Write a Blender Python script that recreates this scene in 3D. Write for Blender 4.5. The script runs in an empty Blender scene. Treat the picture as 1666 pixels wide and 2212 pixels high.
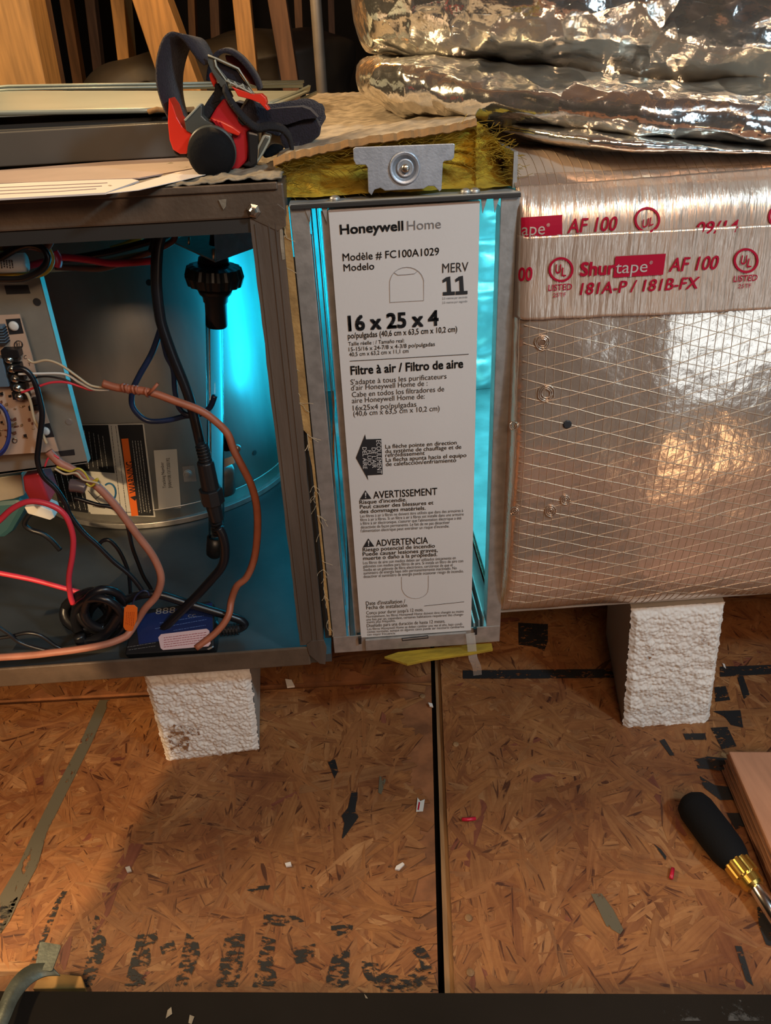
import bpy, bmesh, math, random
import numpy as np
from mathutils import Vector, noise
from mathutils.geometry import tessellate_polygon
random.seed(7)
S = bpy.context.scene
COL = S.collection
PI = math.pi
# ------------------------------------------------------------------ camera
FPX = 1640.0
ROT = (math.radians(58.87), math.radians(2.42), math.radians(-3.28))
CP = Vector((0.01202, -0.58853, 0.50087))
cd = bpy.data.cameras.new('camera'); cam = bpy.data.objects.new('camera', cd); COL.objects.link(cam)
cam.location = CP; cam.rotation_euler = ROT
cd.sensor_fit = 'HORIZONTAL'; cd.sensor_width = 36; cd.lens = 36 * FPX / 1666
cd.clip_start = 0.01; cd.clip_end = 60
S.camera = cam
from mathutils import Euler
CM = Euler(ROT, 'XYZ').to_matrix()
# ------------------------------------------------------------------ light, world, exposure
S.view_settings.view_transform = 'Standard'; S.view_settings.look = 'None'
S.view_settings.gamma = 1; S.view_settings.use_curve_mapping = False
S.view_settings.exposure = 0.0
w = bpy.data.worlds.new('world'); S.world = w; w.use_nodes = True
w.node_tree.nodes['Background'].inputs[0].default_value = (0.30, 0.19, 0.12, 1)
w.node_tree.nodes['Background'].inputs[1].default_value = 0.05
def aim(o, tgt): o.rotation_euler = (Vector(tgt) - o.location).to_track_quat('-Z', 'Y').to_euler()
def light(name, kind, loc, tgt, power, col, size=.1, **k):
    d = bpy.data.lights.new(name, kind); d.energy = power; d.color = col
    if kind == 'AREA': d.size = size; d.shape = 'DISK'
    else: d.shadow_soft_size = size
    for a, b in k.items(): setattr(d, a, b)
    o = bpy.data.objects.new(name, d); COL.objects.link(o); o.location = loc
    if tgt is not None: aim(o, tgt)
    return o
WARM = (1, .62, .32)
light('front_fill_light', 'AREA', (.12, -1.45, 1.25), (.05, 0, .15), 11.2, (1, .70, .47), .5)  # broad fill added for the ambient front light, no lamp known there
light('ceiling_fill_light', 'POINT', (.9, -1.7, 1.5), None, 16, (1, .62, .34), .05)  # added, unseen: lights ceiling and rafters so the foil has reflections
light('work_lamp_left', 'SPOT', (-.46, -.80, .38), (-.74, .1, -.18), 34, (1, .68, .36), .01, spot_size=math.radians(57), spot_blend=.05)
light('back_attic_lamp', 'AREA', (-.95, .10, 1.05), (.05, .15, .42), 15, (1, .72, .40), .14)
light('back_stud_lamp', 'POINT', (-.35, .95, 1.15), None, 24, (1, .64, .29), .05)
light('cool_inspection_lamp', 'AREA', (.75, -.75, 1.05), (.35, .1, .4), 9.0, (.50, .80, 1), .12)
light('cool_sheen_fill', 'AREA', (.70, -.88, .24), (.3, 0, .3), .75, (.62, .82, 1), .26)  # second cool source, added to raise the sheen on the duct foil
light('floor_lamp_right', 'AREA', (.56, -.62, -.12), (.30, .0, .15), .20, (1, .66, .36), .022)
CY = (0.01, .60, 1.0)
def strip(name, loc, tgt, power, col, sx_, sy_):
    o = light(name, 'AREA', loc, tgt, power, col); o.data.shape = 'RECTANGLE'; o.data.size = sx_; o.data.size_y = sy_; return o
strip('germicidal_glow_blower', (-.046, .335, .22), (-.30, .28, .22), .50, CY, .02, .30)
light('germicidal_glow_duct', 'POINT', (.33, .34, .24), None, 3.4, (.10, .80, 1.0), .02)
strip('germicidal_glow_filter', (-.046, .36, .20), (-.01, .65, .20), .55, (.01, .72, 1), .015, .30)

# ------------------------------------------------------------------ pixel -> place helpers (points on real planes)
def ray(x, y): return CM @ Vector(((x - 833) / FPX, -(y - 1106) / FPX, -1))
def F(x, y, Y):
    d = ray(x, y); return CP + d * ((Y - CP.y) / d.y)
def G(x, y, Z):
    d = ray(x, y); return CP + d * ((Z - CP.z) / d.z)
BC = Vector((-.275, .45)); BR = .185
def CYL(x, y, off=.0008):
    d = ray(x, y); r = BR + off
    a = d.x**2 + d.y**2; px, py = CP.x - BC.x, CP.y - BC.y
    b = 2 * (px * d.x + py * d.y); c = px * px + py * py - r * r
    disc = b * b - 4 * a * c
    t = (-b - math.sqrt(max(disc, 0))) / (2 * a)
    return CP + d * t
def on_plane(p0, n):
    p0 = Vector(p0); n = Vector(n)
    def f(x, y):
        d = ray(x, y); return CP + d * ((p0 - CP).dot(n) / d.dot(n))
    return f
# ------------------------------------------------------------------ materials
def mat(name, col, rough=.6, metal=0., var=0., vscale=30., bump=0., bscale=200., col2=None, spec=.5, stretch=(1, 1, 1), detail=5, **k):
    m = bpy.data.materials.new(name); m.use_nodes = True; N = m.node_tree.nodes; L = m.node_tree.links
    b = N['Principled BSDF']; b.inputs['Roughness'].default_value = rough; b.inputs['Metallic'].default_value = metal
    b.inputs['Specular IOR Level'].default_value = spec
    b.inputs['Base Color'].default_value = (*col, 1)
    if var or bump:
        tc = N.new('ShaderNodeTexCoord'); mp = N.new('ShaderNodeMapping'); mp.inputs['Scale'].default_value = stretch
        L.new(tc.outputs['Object'], mp.inputs[0])
    if var:
        n = N.new('ShaderNodeTexNoise'); n.inputs['Scale'].default_value = vscale; n.inputs['Detail'].default_value = detail
        L.new(mp.outputs[0], n.inputs['Vector'])
        r = N.new('ShaderNodeValToRGB'); r.color_ramp.elements[0].position = .35; r.color_ramp.elements[1].position = .65
        c2 = col2 or tuple(c * (1 - var) for c in col)
        r.color_ramp.elements[0].color = (*c2, 1); r.color_ramp.elements[1].color = (*col, 1)
        L.new(n.outputs['Fac'], r.inputs[0]); L.new(r.outputs[0], b.inputs['Base Color'])
    if bump:
        n2 = N.new('ShaderNodeTexNoise'); n2.inputs['Scale'].default_value = bscale; n2.inputs['Detail'].default_value = 4
        L.new(mp.outputs[0], n2.inputs['Vector'])
        bp = N.new('ShaderNodeBump'); bp.inputs['Strength'].default_value = bump; bp.inputs['Distance'].default_value = .002
        L.new(n2.outputs['Fac'], bp.inputs['Height']); L.new(bp.outputs[0], b.inputs['Normal'])
    for a, v in k.items(): b.inputs[a.replace('_', ' ')].default_value = v
    return m
M = {}
M['galv'] = mat('galvanised_steel', (.52, .50, .47), .42, .75, .25, 90, .06, 300)
M['galv_in'] = mat('galvanised_inside', (.60, .62, .62), .40, .55, .3, 25, .10, 60)
M['plate'] = mat('zinc_plate', (.46, .49, .54), .45, .6, .2, 120, .1, 500)
M['drum'] = mat('blower_steel', (.50, .49, .45), .42, .55, .35, 14, .08, 40, stretch=(1, 1, .25))
M['brown'] = mat('brown_paint', (.115, .078, .052), .48, .1, .3, 40, .15, 300)
M['brown_worn'] = mat('brown_worn_paint', (.120, .085, .062), .6, .1, .45, 30, .5, 120, stretch=(1, 1, .15))
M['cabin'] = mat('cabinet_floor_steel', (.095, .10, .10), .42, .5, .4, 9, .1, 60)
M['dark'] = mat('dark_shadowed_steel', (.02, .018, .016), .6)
M['carton'] = mat('white_carton', (.60, .56, .53), .6, 0, .05, 8, .04, 300)
M['kraft'] = mat('kraft_edge', (.30, .20, .15), .8)
M['ink'] = mat('black_print', (.012, .012, .014), .6)
M['inkgrey'] = mat('grey_print', (.16, .15, .15), .6)
M['crease'] = mat('carton_crease', (.28, .25, .24), .7)
M['white'] = mat('white_plastic', (.62, .60, .55), .5)
M['black'] = mat('black_plastic', (.010, .010, .011), .38)
M['matblack'] = mat('matte_black_rubber', (.004, .004, .005), .85, spec=.2, bump=.2, bscale=500)
M['cable'] = mat('black_cable', (.008, .008, .010), .33)
M['red'] = mat('red_wire', (.50, .010, .035), .35)
M['pinkred'] = mat('thin_red_wire', (.62, .035, .055), .4)
M['yellow'] = mat('yellow_wire', (.50, .36, .03), .4)
M['brownwire'] = mat('brown_wire', (.16, .055, .03), .45)
M['thermo'] = mat('terracotta_sheath', (.36, .105, .050), .5, 0, .2, 60)
M['thermo2'] = mat('pale_terracotta_sheath', (.42, .16, .10), .5, 0, .2, 60)
M['beige'] = mat('beige_wire', (.48, .36, .22), .5)
M['bluew'] = mat('blue_wire', (.010, .020, .055), .35)
M['purple'] = mat('purple_wire', (.03, .012, .028), .4)
M['pcb'] = mat('tan_circuit_board', (.50, .34, .24), .55, 0, .1, 40)
M['pcbsolder'] = mat('board_print', (.22, .12, .05), .6)
M['panel'] = mat('control_panel_steel', (.36, .335, .28), .40, .5, .15, 40, .05, 200)
M['screw'] = mat('screw_nickel', (.62, .58, .50), .3, 1)
M['comp'] = mat('grey_blue_component', (.10, .15, .20), .4)
M['ballast'] = mat('ballast_blue_label', (.010, .022, .095), .35, 0, .3, 30)
M['pink'] = mat('pink_white_label', (.62, .42, .42), .5)
M['pinkink'] = mat('red_fine_print', (.35, .08, .09), .6)
M['orange'] = mat('orange_tag', (.75, .14, .015), .45)
M['orangeink'] = mat('orange_dark_print', (.45, .07, .01), .6)
M['labelwhite'] = mat('label_white', (.56, .55, .50), .5)
M['cyanplastic'] = mat('green_blue_plastic', (.03, .09, .10), .4)
M['yellowfib'] = mat('yellow_fiberglass', (.52, .33, .020), .95, 0, .55, 35, .9, 160, stretch=(.35, 1, 1.6))
M['paper'] = mat('dusty_kraft_facing', (.43, .35, .25), .85, 0, .5, 60, 1.0, 90)
M['paperedge'] = mat('torn_kraft_edge', (.32, .17, .06), .85, 0, .3, 80, .5, 200)
M['dust'] = mat('dusty_top', (.34, .28, .20), .9, 0, .5, 60, 1.0, 120)
M['gasket'] = mat('torn_gasket', (.42, .24, .08), .9, 0, .4, 60, .6, 200)
M['tape'] = mat('foil_tape', (.62, .45, .34), .33, .55, .10, 14, 1.0, 60, stretch=(3.6, 1, .35))
M['redprint'] = mat('red_tape_print', (.36, .002, .022), .65, spec=.15)
M['tapehole'] = mat('foil_tape_lettering', (.55, .44, .38), .35, .5)
M['scrim'] = mat('scrim_thread', (.66, .50, .36), .34, .6)
M['wood'] = mat('raw_pine', (.55, .27, .075), .6, 0, .35, 18, .15, 60, stretch=(6, 6, .5))
M['wooddim'] = mat('dim_brown_lumber', (.20, .095, .045), .75, 0, .4, 14, .2, 60, stretch=(5, 5, .5))  # darker pine copy: dimness of the far studs put into the colour
M['plank'] = mat('pink_pine_plank', (.52, .24, .13), .6, 0, .22, 10, .15, 40, stretch=(9, 1.2, 9))
M['plankside'] = mat('pine_end_grain', (.20, .075, .025), .7, 0, .5, 30, .3, 60, stretch=(9, 1.2, 9))
M['pole'] = mat('grey_pipe', (.24, .20, .16), .5, .3, .2, 20)
M['wrap'] = mat('dusty_dark_wrap', (.060, .045, .032), .55, .1, .4, 8, .8, 12)
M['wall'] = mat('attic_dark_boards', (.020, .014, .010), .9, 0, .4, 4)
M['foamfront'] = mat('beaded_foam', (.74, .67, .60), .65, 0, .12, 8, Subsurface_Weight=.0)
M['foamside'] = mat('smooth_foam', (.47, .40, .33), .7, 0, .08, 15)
M['stain'] = mat('foam_brown_stain', (.30, .13, .05), .8)
M['brass'] = mat('brass', (.75, .50, .12), .28, 1)
M['steel'] = mat('bright_steel', (.72, .66, .60), .2, 1)
M['beam'] = mat('tarred_black_beam', (.010, .008, .006), .95, 0, .3, 4, .3, 60, col2=(.018, .014, .011), spec=.1)
M['strap_metal'] = mat('weathered_strap', (.16, .17, .13), .5, .5, .35, 60, .2, 200)
M['scrap'] = mat('yellow_osb_scrap', (.50, .25, .06), .7, 0, .3, 50, .3, 90)
M['hlred'] = mat('headlamp_red', (.72, .030, .012), .33)
M['hldark'] = mat('headlamp_dark_red', (.42, .010, .016), .38)
M['fabric'] = mat('purple_black_webbing', (.014, .009, .017), .95, 0, .3, 300, .8, 900, Sheen_Weight=.12)
M['fabricblack'] = mat('black_webbing', (.008, .007, .009), .9, bump=.5, bscale=700)
M['rubberred'] = mat('dull_red_strap_lining', (.20, .035, .028), .7)
M['hlgrey'] = mat('headlamp_grey_frame', (.065, .066, .055), .4)
M['hledge'] = mat('headlamp_worn_edge', (.35, .34, .27), .4)
M['tray'] = mat('grey_sheet_steel', (.33, .37, .33), .38, .4, .1, 12, .03, 60)
M['traydark'] = mat('dark_grey_sheet', (.105, .098, .088), .45, .2, .15, 12)
M['sheet'] = mat('white_paper', (.70, .62, .56), .7, 0, .06, 12)
M['sheetmauve'] = mat('mauve_booklet', (.34, .25, .22), .55, 0, .15, 20)
M['joist'] = mat('joist_wood', (.32, .17, .07), .7, 0, .4, 20, .3, 60, stretch=(9, .6, 9))
M['liner'] = mat('liner_foil', (.62, .64, .64), .32, .45, .25, 14, .3, 40)
M['quartz'] = None
def glass_mat():
    m = bpy.data.materials.new('quartz_glass'); m.use_nodes = True; b = m.node_tree.nodes['Principled BSDF']
    b.inputs['Transmission Weight'].default_value = 1; b.inputs['Roughness'].default_value = .03; b.inputs['IOR'].default_value = 1.18
    b.inputs['Base Color'].default_value = (.92, .98, 1, 1); return m
M['quartz'] = glass_mat()
def clear_tape():
    m = bpy.data.materials.new('clear_tape'); m.use_nodes = True; b = m.node_tree.nodes['Principled BSDF']
    b.inputs['Alpha'].default_value = .22; b.inputs['Roughness'].default_value = .15; b.inputs['Base Color'].default_value = (.7, .66, .6, 1); return m
M['clear'] = clear_tape()
def worn_ink(name, col, cut=.5, scale=90, stretch=(1, 1, 1)):
    m = bpy.data.materials.new(name); m.use_nodes = True; N = m.node_tree.nodes; L = m.node_tree.links; b = N['Principled BSDF']
    b.inputs['Base Color'].default_value = (*col, 1); b.inputs['Roughness'].default_value = .6
    tc = N.new('ShaderNodeTexCoord'); mp = N.new('ShaderNodeMapping'); mp.inputs['Scale'].default_value = stretch; mp.inputs['Rotation'].default_value = (0, 0, .5)
    n = N.new('ShaderNodeTexNoise'); n.inputs['Scale'].default_value = scale; n.inputs['Detail'].default_value = 8; n.inputs['Roughness'].default_value = .7
    r = N.new('ShaderNodeValToRGB'); r.color_ramp.elements[0].position = cut - .02; r.color_ramp.elements[1].position = cut + .02
    L.new(tc.outputs['Object'], mp.inputs[0]); L.new(mp.outputs[0], n.inputs['Vector']); L.new(n.outputs['Fac'], r.inputs[0]); L.new(r.outputs[0], b.inputs['Alpha'])
    return m
M['stencil'] = worn_ink('worn_stencil_ink', (.012, .011, .011), .50, 120, (1, 2.4, 1))
M['stencil_solid'] = worn_ink('solid_stencil_ink', (.012, .011, .011), .42, 110, (1, 2.2, 1))
M['smudge'] = worn_ink('grey_smudge_paint', (.115, .095, .058), .40, 70, (1.5, .6, 1))
M['scuff'] = worn_ink('brown_scuff_marks', (.16, .12, .085), .56, 90, (1, 1, .3))
M['greyscuff'] = worn_ink('grey_beam_smear', (.06, .055, .05), .52, 14, (1, 1, 1))
M['staindots'] = worn_ink('brown_foam_dirt', (.26, .12, .05), .52, 160, (1, 1, 1))

def foil_mat(name, col, rough, cscale, strength, metal=.95):
    m = bpy.data.materials.new(name); m.use_nodes = True; N = m.node_tree.nodes; L = m.node_tree.links; b = N['Principled BSDF']
    b.inputs['Base Color'].default_value = (*col, 1); b.inputs['Metallic'].default_value = metal; b.inputs['Roughness'].default_value = rough
    tc = N.new('ShaderNodeTexCoord')
    mp = N.new('ShaderNodeMapping'); mp.inputs['Scale'].default_value = (.55, .8, 1.0); mp.inputs['Rotation'].default_value = (.2, .35, .5); L.new(tc.outputs['Object'], mp.inputs[0])
    tot = None
    for sc_, am in ((cscale, 1.0), (cscale * 2.7, .30)):
        nz = N.new('ShaderNodeTexNoise'); nz.inputs['Scale'].default_value = sc_ * .8; nz.inputs['Detail'].default_value = 2; L.new(mp.outputs[0], nz.inputs['Vector'])
        wv_ = N.new('ShaderNodeVectorMath'); wv_.operation = 'MULTIPLY_ADD'; wv_.inputs[1].default_value = (.5 / sc_,) * 3; L.new(nz.outputs['Color'], wv_.inputs[0]); L.new(mp.outputs[0], wv_.inputs[2])
        v = N.new('ShaderNodeTexVoronoi'); v.feature = 'F1'; v.inputs['Scale'].default_value = sc_; L.new(wv_.outputs[0], v.inputs['Vector'])
        sb = N.new('ShaderNodeVectorMath'); sb.operation = 'SUBTRACT'; L.new(wv_.outputs[0], sb.inputs[0])
        ps = N.new('ShaderNodeVectorMath'); ps.operation = 'SCALE'; ps.inputs['Scale'].default_value = 1.0; L.new(v.outputs['Position'], ps.inputs[0]); L.new(ps.outputs[0], sb.inputs[1])
        cc_ = N.new('ShaderNodeVectorMath'); cc_.operation = 'SUBTRACT'; cc_.inputs[1].default_value = (.5, .5, .5); L.new(v.outputs['Color'], cc_.inputs[0])
        dt = N.new('ShaderNodeVectorMath'); dt.operation = 'DOT_PRODUCT'; L.new(sb.outputs[0], dt.inputs[0]); L.new(cc_.outputs[0], dt.inputs[1])
        ml = N.new('ShaderNodeMath'); ml.operation = 'MULTIPLY_ADD'; ml.inputs[1].default_value = am * 120; ml.inputs[2].default_value = 0; L.new(dt.outputs['Value'], ml.inputs[0])
        if tot: L.new(tot.outputs[0], ml.inputs[2])
        tot = ml
    n = N.new('ShaderNodeTexNoise'); n.inputs['Scale'].default_value = cscale * 3; n.inputs['Detail'].default_value = 3; L.new(tc.outputs['Object'], n.inputs['Vector'])
    a2 = N.new('ShaderNodeMath'); a2.operation = 'MULTIPLY_ADD'; a2.inputs[1].default_value = .35; L.new(n.outputs['Fac'], a2.inputs[0]); L.new(tot.outputs[0], a2.inputs[2])
    bp = N.new('ShaderNodeBump'); bp.inputs['Strength'].default_value = strength; bp.inputs['Distance'].default_value = .005
    L.new(a2.outputs[0], bp.inputs['Height']); L.new(bp.outputs[0], b.inputs['Normal'])
    return m
M['foil'] = foil_mat('crinkled_foil', (.95, .92, .86), .15, 24, .70)
M['ductfoil'] = mat('scrim_foil_skin', (.70, .54, .42), .23, .72, .10, 12, .40, 90)
M['ducttop'] = mat('tan_matte_foil', (.55, .42, .32), .45, .35, .2, 20, .3, 60)  # matte tan in place of warm light that cannot reach the duct top

def osb_mat():
    m = bpy.data.materials.new('osb_flake'); m.use_nodes = True; N = m.node_tree.nodes; L = m.node_tree.links; b = N['Principled BSDF']
    b.inputs['Roughness'].default_value = .62
    at = N.new('ShaderNodeAttribute'); at.attribute_name = 'Col'
    uv = N.new('ShaderNodeUVMap'); mp = N.new('ShaderNodeMapping'); mp.inputs['Scale'].default_value = (12, 260, 1)
    L.new(uv.outputs[0], mp.inputs[0])
    n = N.new('ShaderNodeTexNoise'); n.inputs['Scale'].default_value = 1; n.inputs['Detail'].default_value = 4; L.new(mp.outputs[0], n.inputs['Vector'])
    r = N.new('ShaderNodeValToRGB'); r.color_ramp.elements[0].position = .3; r.color_ramp.elements[0].color = (.74, .66, .60, 1); r.color_ramp.elements[1].position = .6; r.color_ramp.elements[1].color = (1, 1, 1, 1)
    L.new(n.outputs['Fac'], r.inputs[0])
    mx = N.new('ShaderNodeMix'); mx.data_type = 'RGBA'; mx.blend_type = 'MULTIPLY'; mx.inputs[0].default_value = 1
    L.new(at.outputs['Color'], mx.inputs[6]); L.new(r.outputs[0], mx.inputs[7])
    tc = N.new('ShaderNodeTexCoord'); n3 = N.new('ShaderNodeTexNoise'); n3.inputs['Scale'].default_value = 9; n3.inputs['Detail'].default_value = 9; n3.inputs['Roughness'].default_value = .72
    L.new(tc.outputs['Object'], n3.inputs['Vector'])
    r3 = N.new('ShaderNodeValToRGB'); r3.color_ramp.elements[0].position = .36; r3.color_ramp.elements[0].color = (.62, .50, .44, 1); r3.color_ramp.elements[1].position = .60; r3.color_ramp.elements[1].color = (1.06, 1.06, 1.06, 1); L.new(n3.outputs['Fac'], r3.inputs[0])
    m3 = N.new('ShaderNodeMix'); m3.data_type = 'RGBA'; m3.blend_type = 'MULTIPLY'; m3.inputs[0].default_value = 1; L.new(mx.outputs[2], m3.inputs[6]); L.new(r3.outputs[0], m3.inputs[7])
    mp4 = N.new('ShaderNodeMapping'); mp4.inputs['Scale'].default_value = (22, 170, 1); L.new(uv.outputs[0], mp4.inputs[0])
    n4 = N.new('ShaderNodeTexNoise'); n4.inputs['Scale'].default_value = 1; n4.inputs['Detail'].default_value = 5; n4.inputs['Distortion'].default_value = 1.2; L.new(mp4.outputs[0], n4.inputs['Vector'])
    r4 = N.new('ShaderNodeValToRGB'); r4.color_ramp.elements[0].position = .33; r4.color_ramp.elements[0].color = (.30, .22, .18, 1); r4.color_ramp.elements[1].position = .40; r4.color_ramp.elements[1].color = (1, 1, 1, 1); L.new(n4.outputs['Fac'], r4.inputs[0])
    m4 = N.new('ShaderNodeMix'); m4.data_type = 'RGBA'; m4.blend_type = 'MULTIPLY'; m4.inputs[0].default_value = 1; L.new(m3.outputs[2], m4.inputs[6]); L.new(r4.outputs[0], m4.inputs[7])
    L.new(m4.outputs[2], b.inputs['Base Color'])
    bp = N.new('ShaderNodeBump'); bp.inputs['Strength'].default_value = .35; bp.inputs['Distance'].default_value = .0012
    L.new(n.outputs['Fac'], bp.inputs['Height']); L.new(bp.outputs[0], b.inputs['Normal'])
    return m
M['osb'] = osb_mat()
M['osbbase'] = mat('osb_panel', (.30, .112, .040), .7, 0, .5, 40, .4, 90)
# ------------------------------------------------------------------ object helpers
def tag(o, label=None, cat=None, group=None, kind=None):
    if label: o['label'] = label
    if cat: o['category'] = cat
    if group: o['group'] = group
    if kind: o['kind'] = kind
    return o
def empty(name, loc, label, cat, group=None):
    o = bpy.data.objects.new(name, None); COL.objects.link(o); o.location = loc; o.empty_display_size = .02
    return tag(o, label, cat, group)
def link(name, verts, faces, m, parent=None, smooth=False, bevel=0, label=None):
    me = bpy.data.meshes.new(name); me.from_pydata([tuple(v) for v in verts], [], [tuple(f) for f in faces])
    me.validate(); me.update()
    bm = bmesh.new(); bm.from_mesh(me); bmesh.ops.recalc_face_normals(bm, faces=bm.faces); bm.to_mesh(me); bm.free()
    o = bpy.data.objects.new(name, me); COL.objects.link(o)
    if isinstance(m, str): m = M[m]
    me.materials.append(m)
    if smooth: me.polygons.foreach_set('use_smooth', [True] * len(me.polygons))
    if parent:
        o.parent = parent
        wm = Vector((0, 0, 0)); p = parent
        while p: wm += p.location; p = p.parent
        o.location = -wm
        # geometry is given in world space: parents are never rotated
    if bevel:
        b = o.modifiers.new('bevel', 'BEVEL'); b.width = bevel; b.segments = 2; b.limit_method = 'ANGLE'; b.angle_limit = math.radians(40)
    if label: o['label'] = label
    return o
class MB:
    def __init__(s): s.v = []; s.f = []
    def add(s, v, f):
        k = len(s.v); s.v += [tuple(p) for p in v]; s.f += [tuple(i + k for i in q) for q in f]; return s
    def box(s, x0, x1, y0, y1, z0, z1):
        return s.add([(x0, y0, z0), (x1, y0, z0), (x1, y1, z0), (x0, y1, z0), (x0, y0, z1), (x1, y0, z1), (x1, y1, z1), (x0, y1, z1)],
                     [(0, 3, 2, 1), (4, 5, 6, 7), (0, 1, 5, 4), (1, 2, 6, 5), (2, 3, 7, 6), (3, 0, 4, 7)])
    def prism(s, pts, vec):
        n = len(pts); pts = [Vector(p) for p in pts]; vec = Vector(vec)
        tri = tessellate_polygon([pts]); k = pts + [p + vec for p in pts]
        f = [tuple(t) for t in tri] + [tuple(i + n for i in reversed(t)) for t in tri]
        f += [(i, (i + 1) % n, (i + 1) % n + n, i + n) for i in range(n)]
        return s.add(k, f)
    def tube(s, pts, r, seg=8, closed=False):
        pts = [Vector(p) for p in pts]; n = len(pts); v = []; f = []
        up = Vector((0, 0, 1)); prev = None
        for i, p in enumerate(pts):
            if closed: t = (pts[(i + 1) % n] - pts[i - 1])
            else: t = pts[min(i + 1, n - 1)] - pts[max(i - 1, 0)]
            if t.length < 1e-9: t = Vector((1, 0, 0))
            t.normalize()
            if prev is None: a = t.orthogonal().normalized()
            else: a = (prev - t * prev.dot(t)); a = a.normalized() if a.length > 1e-6 else t.orthogonal().normalized()
            prev = a; b = t.cross(a); rr = r[i] if isinstance(r, (list, tuple)) else r
            for k in range(seg):
                an = 2 * PI * k / seg; v.append(p + (a * math.cos(an) + b * math.sin(an)) * rr)
        m = n if closed else n - 1
        for i in range(m):
            j = (i + 1) % n
            for k in range(seg): f.append((i * seg + k, i * seg + (k + 1) % seg, j * seg + (k + 1) % seg, j * seg + k))
        if not closed: f.append(tuple(range(seg - 1, -1, -1))); f.append(tuple((n - 1) * seg + k for k in range(seg)))
        return s.add(v, f)
    def lathe(s, prof, o, ax, seg=32):
        o = Vector(o); ax = Vector(ax).normalized(); a = ax.orthogonal().normalized(); b = ax.cross(a); v = []; f = []
        for (t, r) in prof:
            for k in range(seg):
                an = 2 * PI * k / seg; v.append(o + ax * t + (a * math.cos(an) + b * math.sin(an)) * r)
        n = len(prof)
        for i in range(n - 1):
            for k in range(seg): f.append((i * seg + k, i * seg + (k + 1) % seg, (i + 1) * seg + (k + 1) % seg, (i + 1) * seg + k))
        f.append(tuple(range(seg - 1, -1, -1))); f.append(tuple((n - 1) * seg + k for k in range(seg)))
        return s.add(v, f)
    def ribbon(s, pts, wv, th):
        pts = [Vector(p) for p in pts]; n = len(pts); v = []; f = []
        for i, p in enumerate(pts):
            t = (pts[min(i + 1, n - 1)] - pts[max(i - 1, 0)]).normalized()
            w_ = Vector(wv[i] if isinstance(wv, list) else wv); nn = t.cross(w_).normalized() * th / 2
            v += [p - w_ / 2 - nn, p + w_ / 2 - nn, p + w_ / 2 + nn, p - w_ / 2 + nn]
        for i in range(n - 1):
            a = i * 4; b = a + 4
            for k in range(4): f.append((a + k, a + (k + 1) % 4, b + (k + 1) % 4, b + k))
        f += [(3, 2, 1, 0), ((n - 1) * 4, (n - 1) * 4 + 1, (n - 1) * 4 + 2, (n - 1) * 4 + 3)]
        return s.add(v, f)
    def build(s, name, m, parent=None, smooth=False, bevel=0, label=None): return link(name, s.v, s.f, m, parent, smooth, bevel, label)
def box(name, x0, x1, y0, y1, z0, z1, m, parent=None, bevel=0, label=None): return MB().box(x0, x1, y0, y1, z0, z1).build(name, m, parent, False, bevel, label)
def smoothpath(pts, sub=6, closed=False):
    P = [Vector(p) for p in pts]; n = len(P); out = []
    rng = range(n if closed else n - 1)
    for i in rng:
        if closed: a, b, c, d = P[i - 1], P[i], P[(i + 1) % n], P[(i + 2) % n]
        else: a, b, c, d = P[max(i - 1, 0)], P[i], P[i + 1], P[min(i + 2, n - 1)]
        for k in range(sub):
            t = k / sub
            out.append(.5 * ((2 * b) + (c - a) * t + (2 * a - 5 * b + 4 * c - d) * t * t + (3 * b - a - 3 * c + d) * t**3))
    if not closed: out.append(P[-1])
    return out
def plate(name, px, Y, th, m, parent=None, bevel=0, label=None, smooth=False):
    return MB().prism([F(x, y, Y) for x, y in px], (0, th, 0)).build(name, m, parent, smooth, bevel, label)
def slab(name, px, Z, th, m, parent=None, bevel=0, label=None):
    return MB().prism([G(x, y, Z) for x, y in px], (0, 0, -th)).build(name, m, parent, False, bevel, label)
def wire(name, pts, r, m, parent=None, seg=8, sub=6, Y=None, label=None):
    P = [F(p[0], p[1], p[2] if len(p) > 2 else Y) for p in pts]
    return MB().tube(smoothpath(P, sub), r, seg).build(name, m, parent, True, 0, label)
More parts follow.
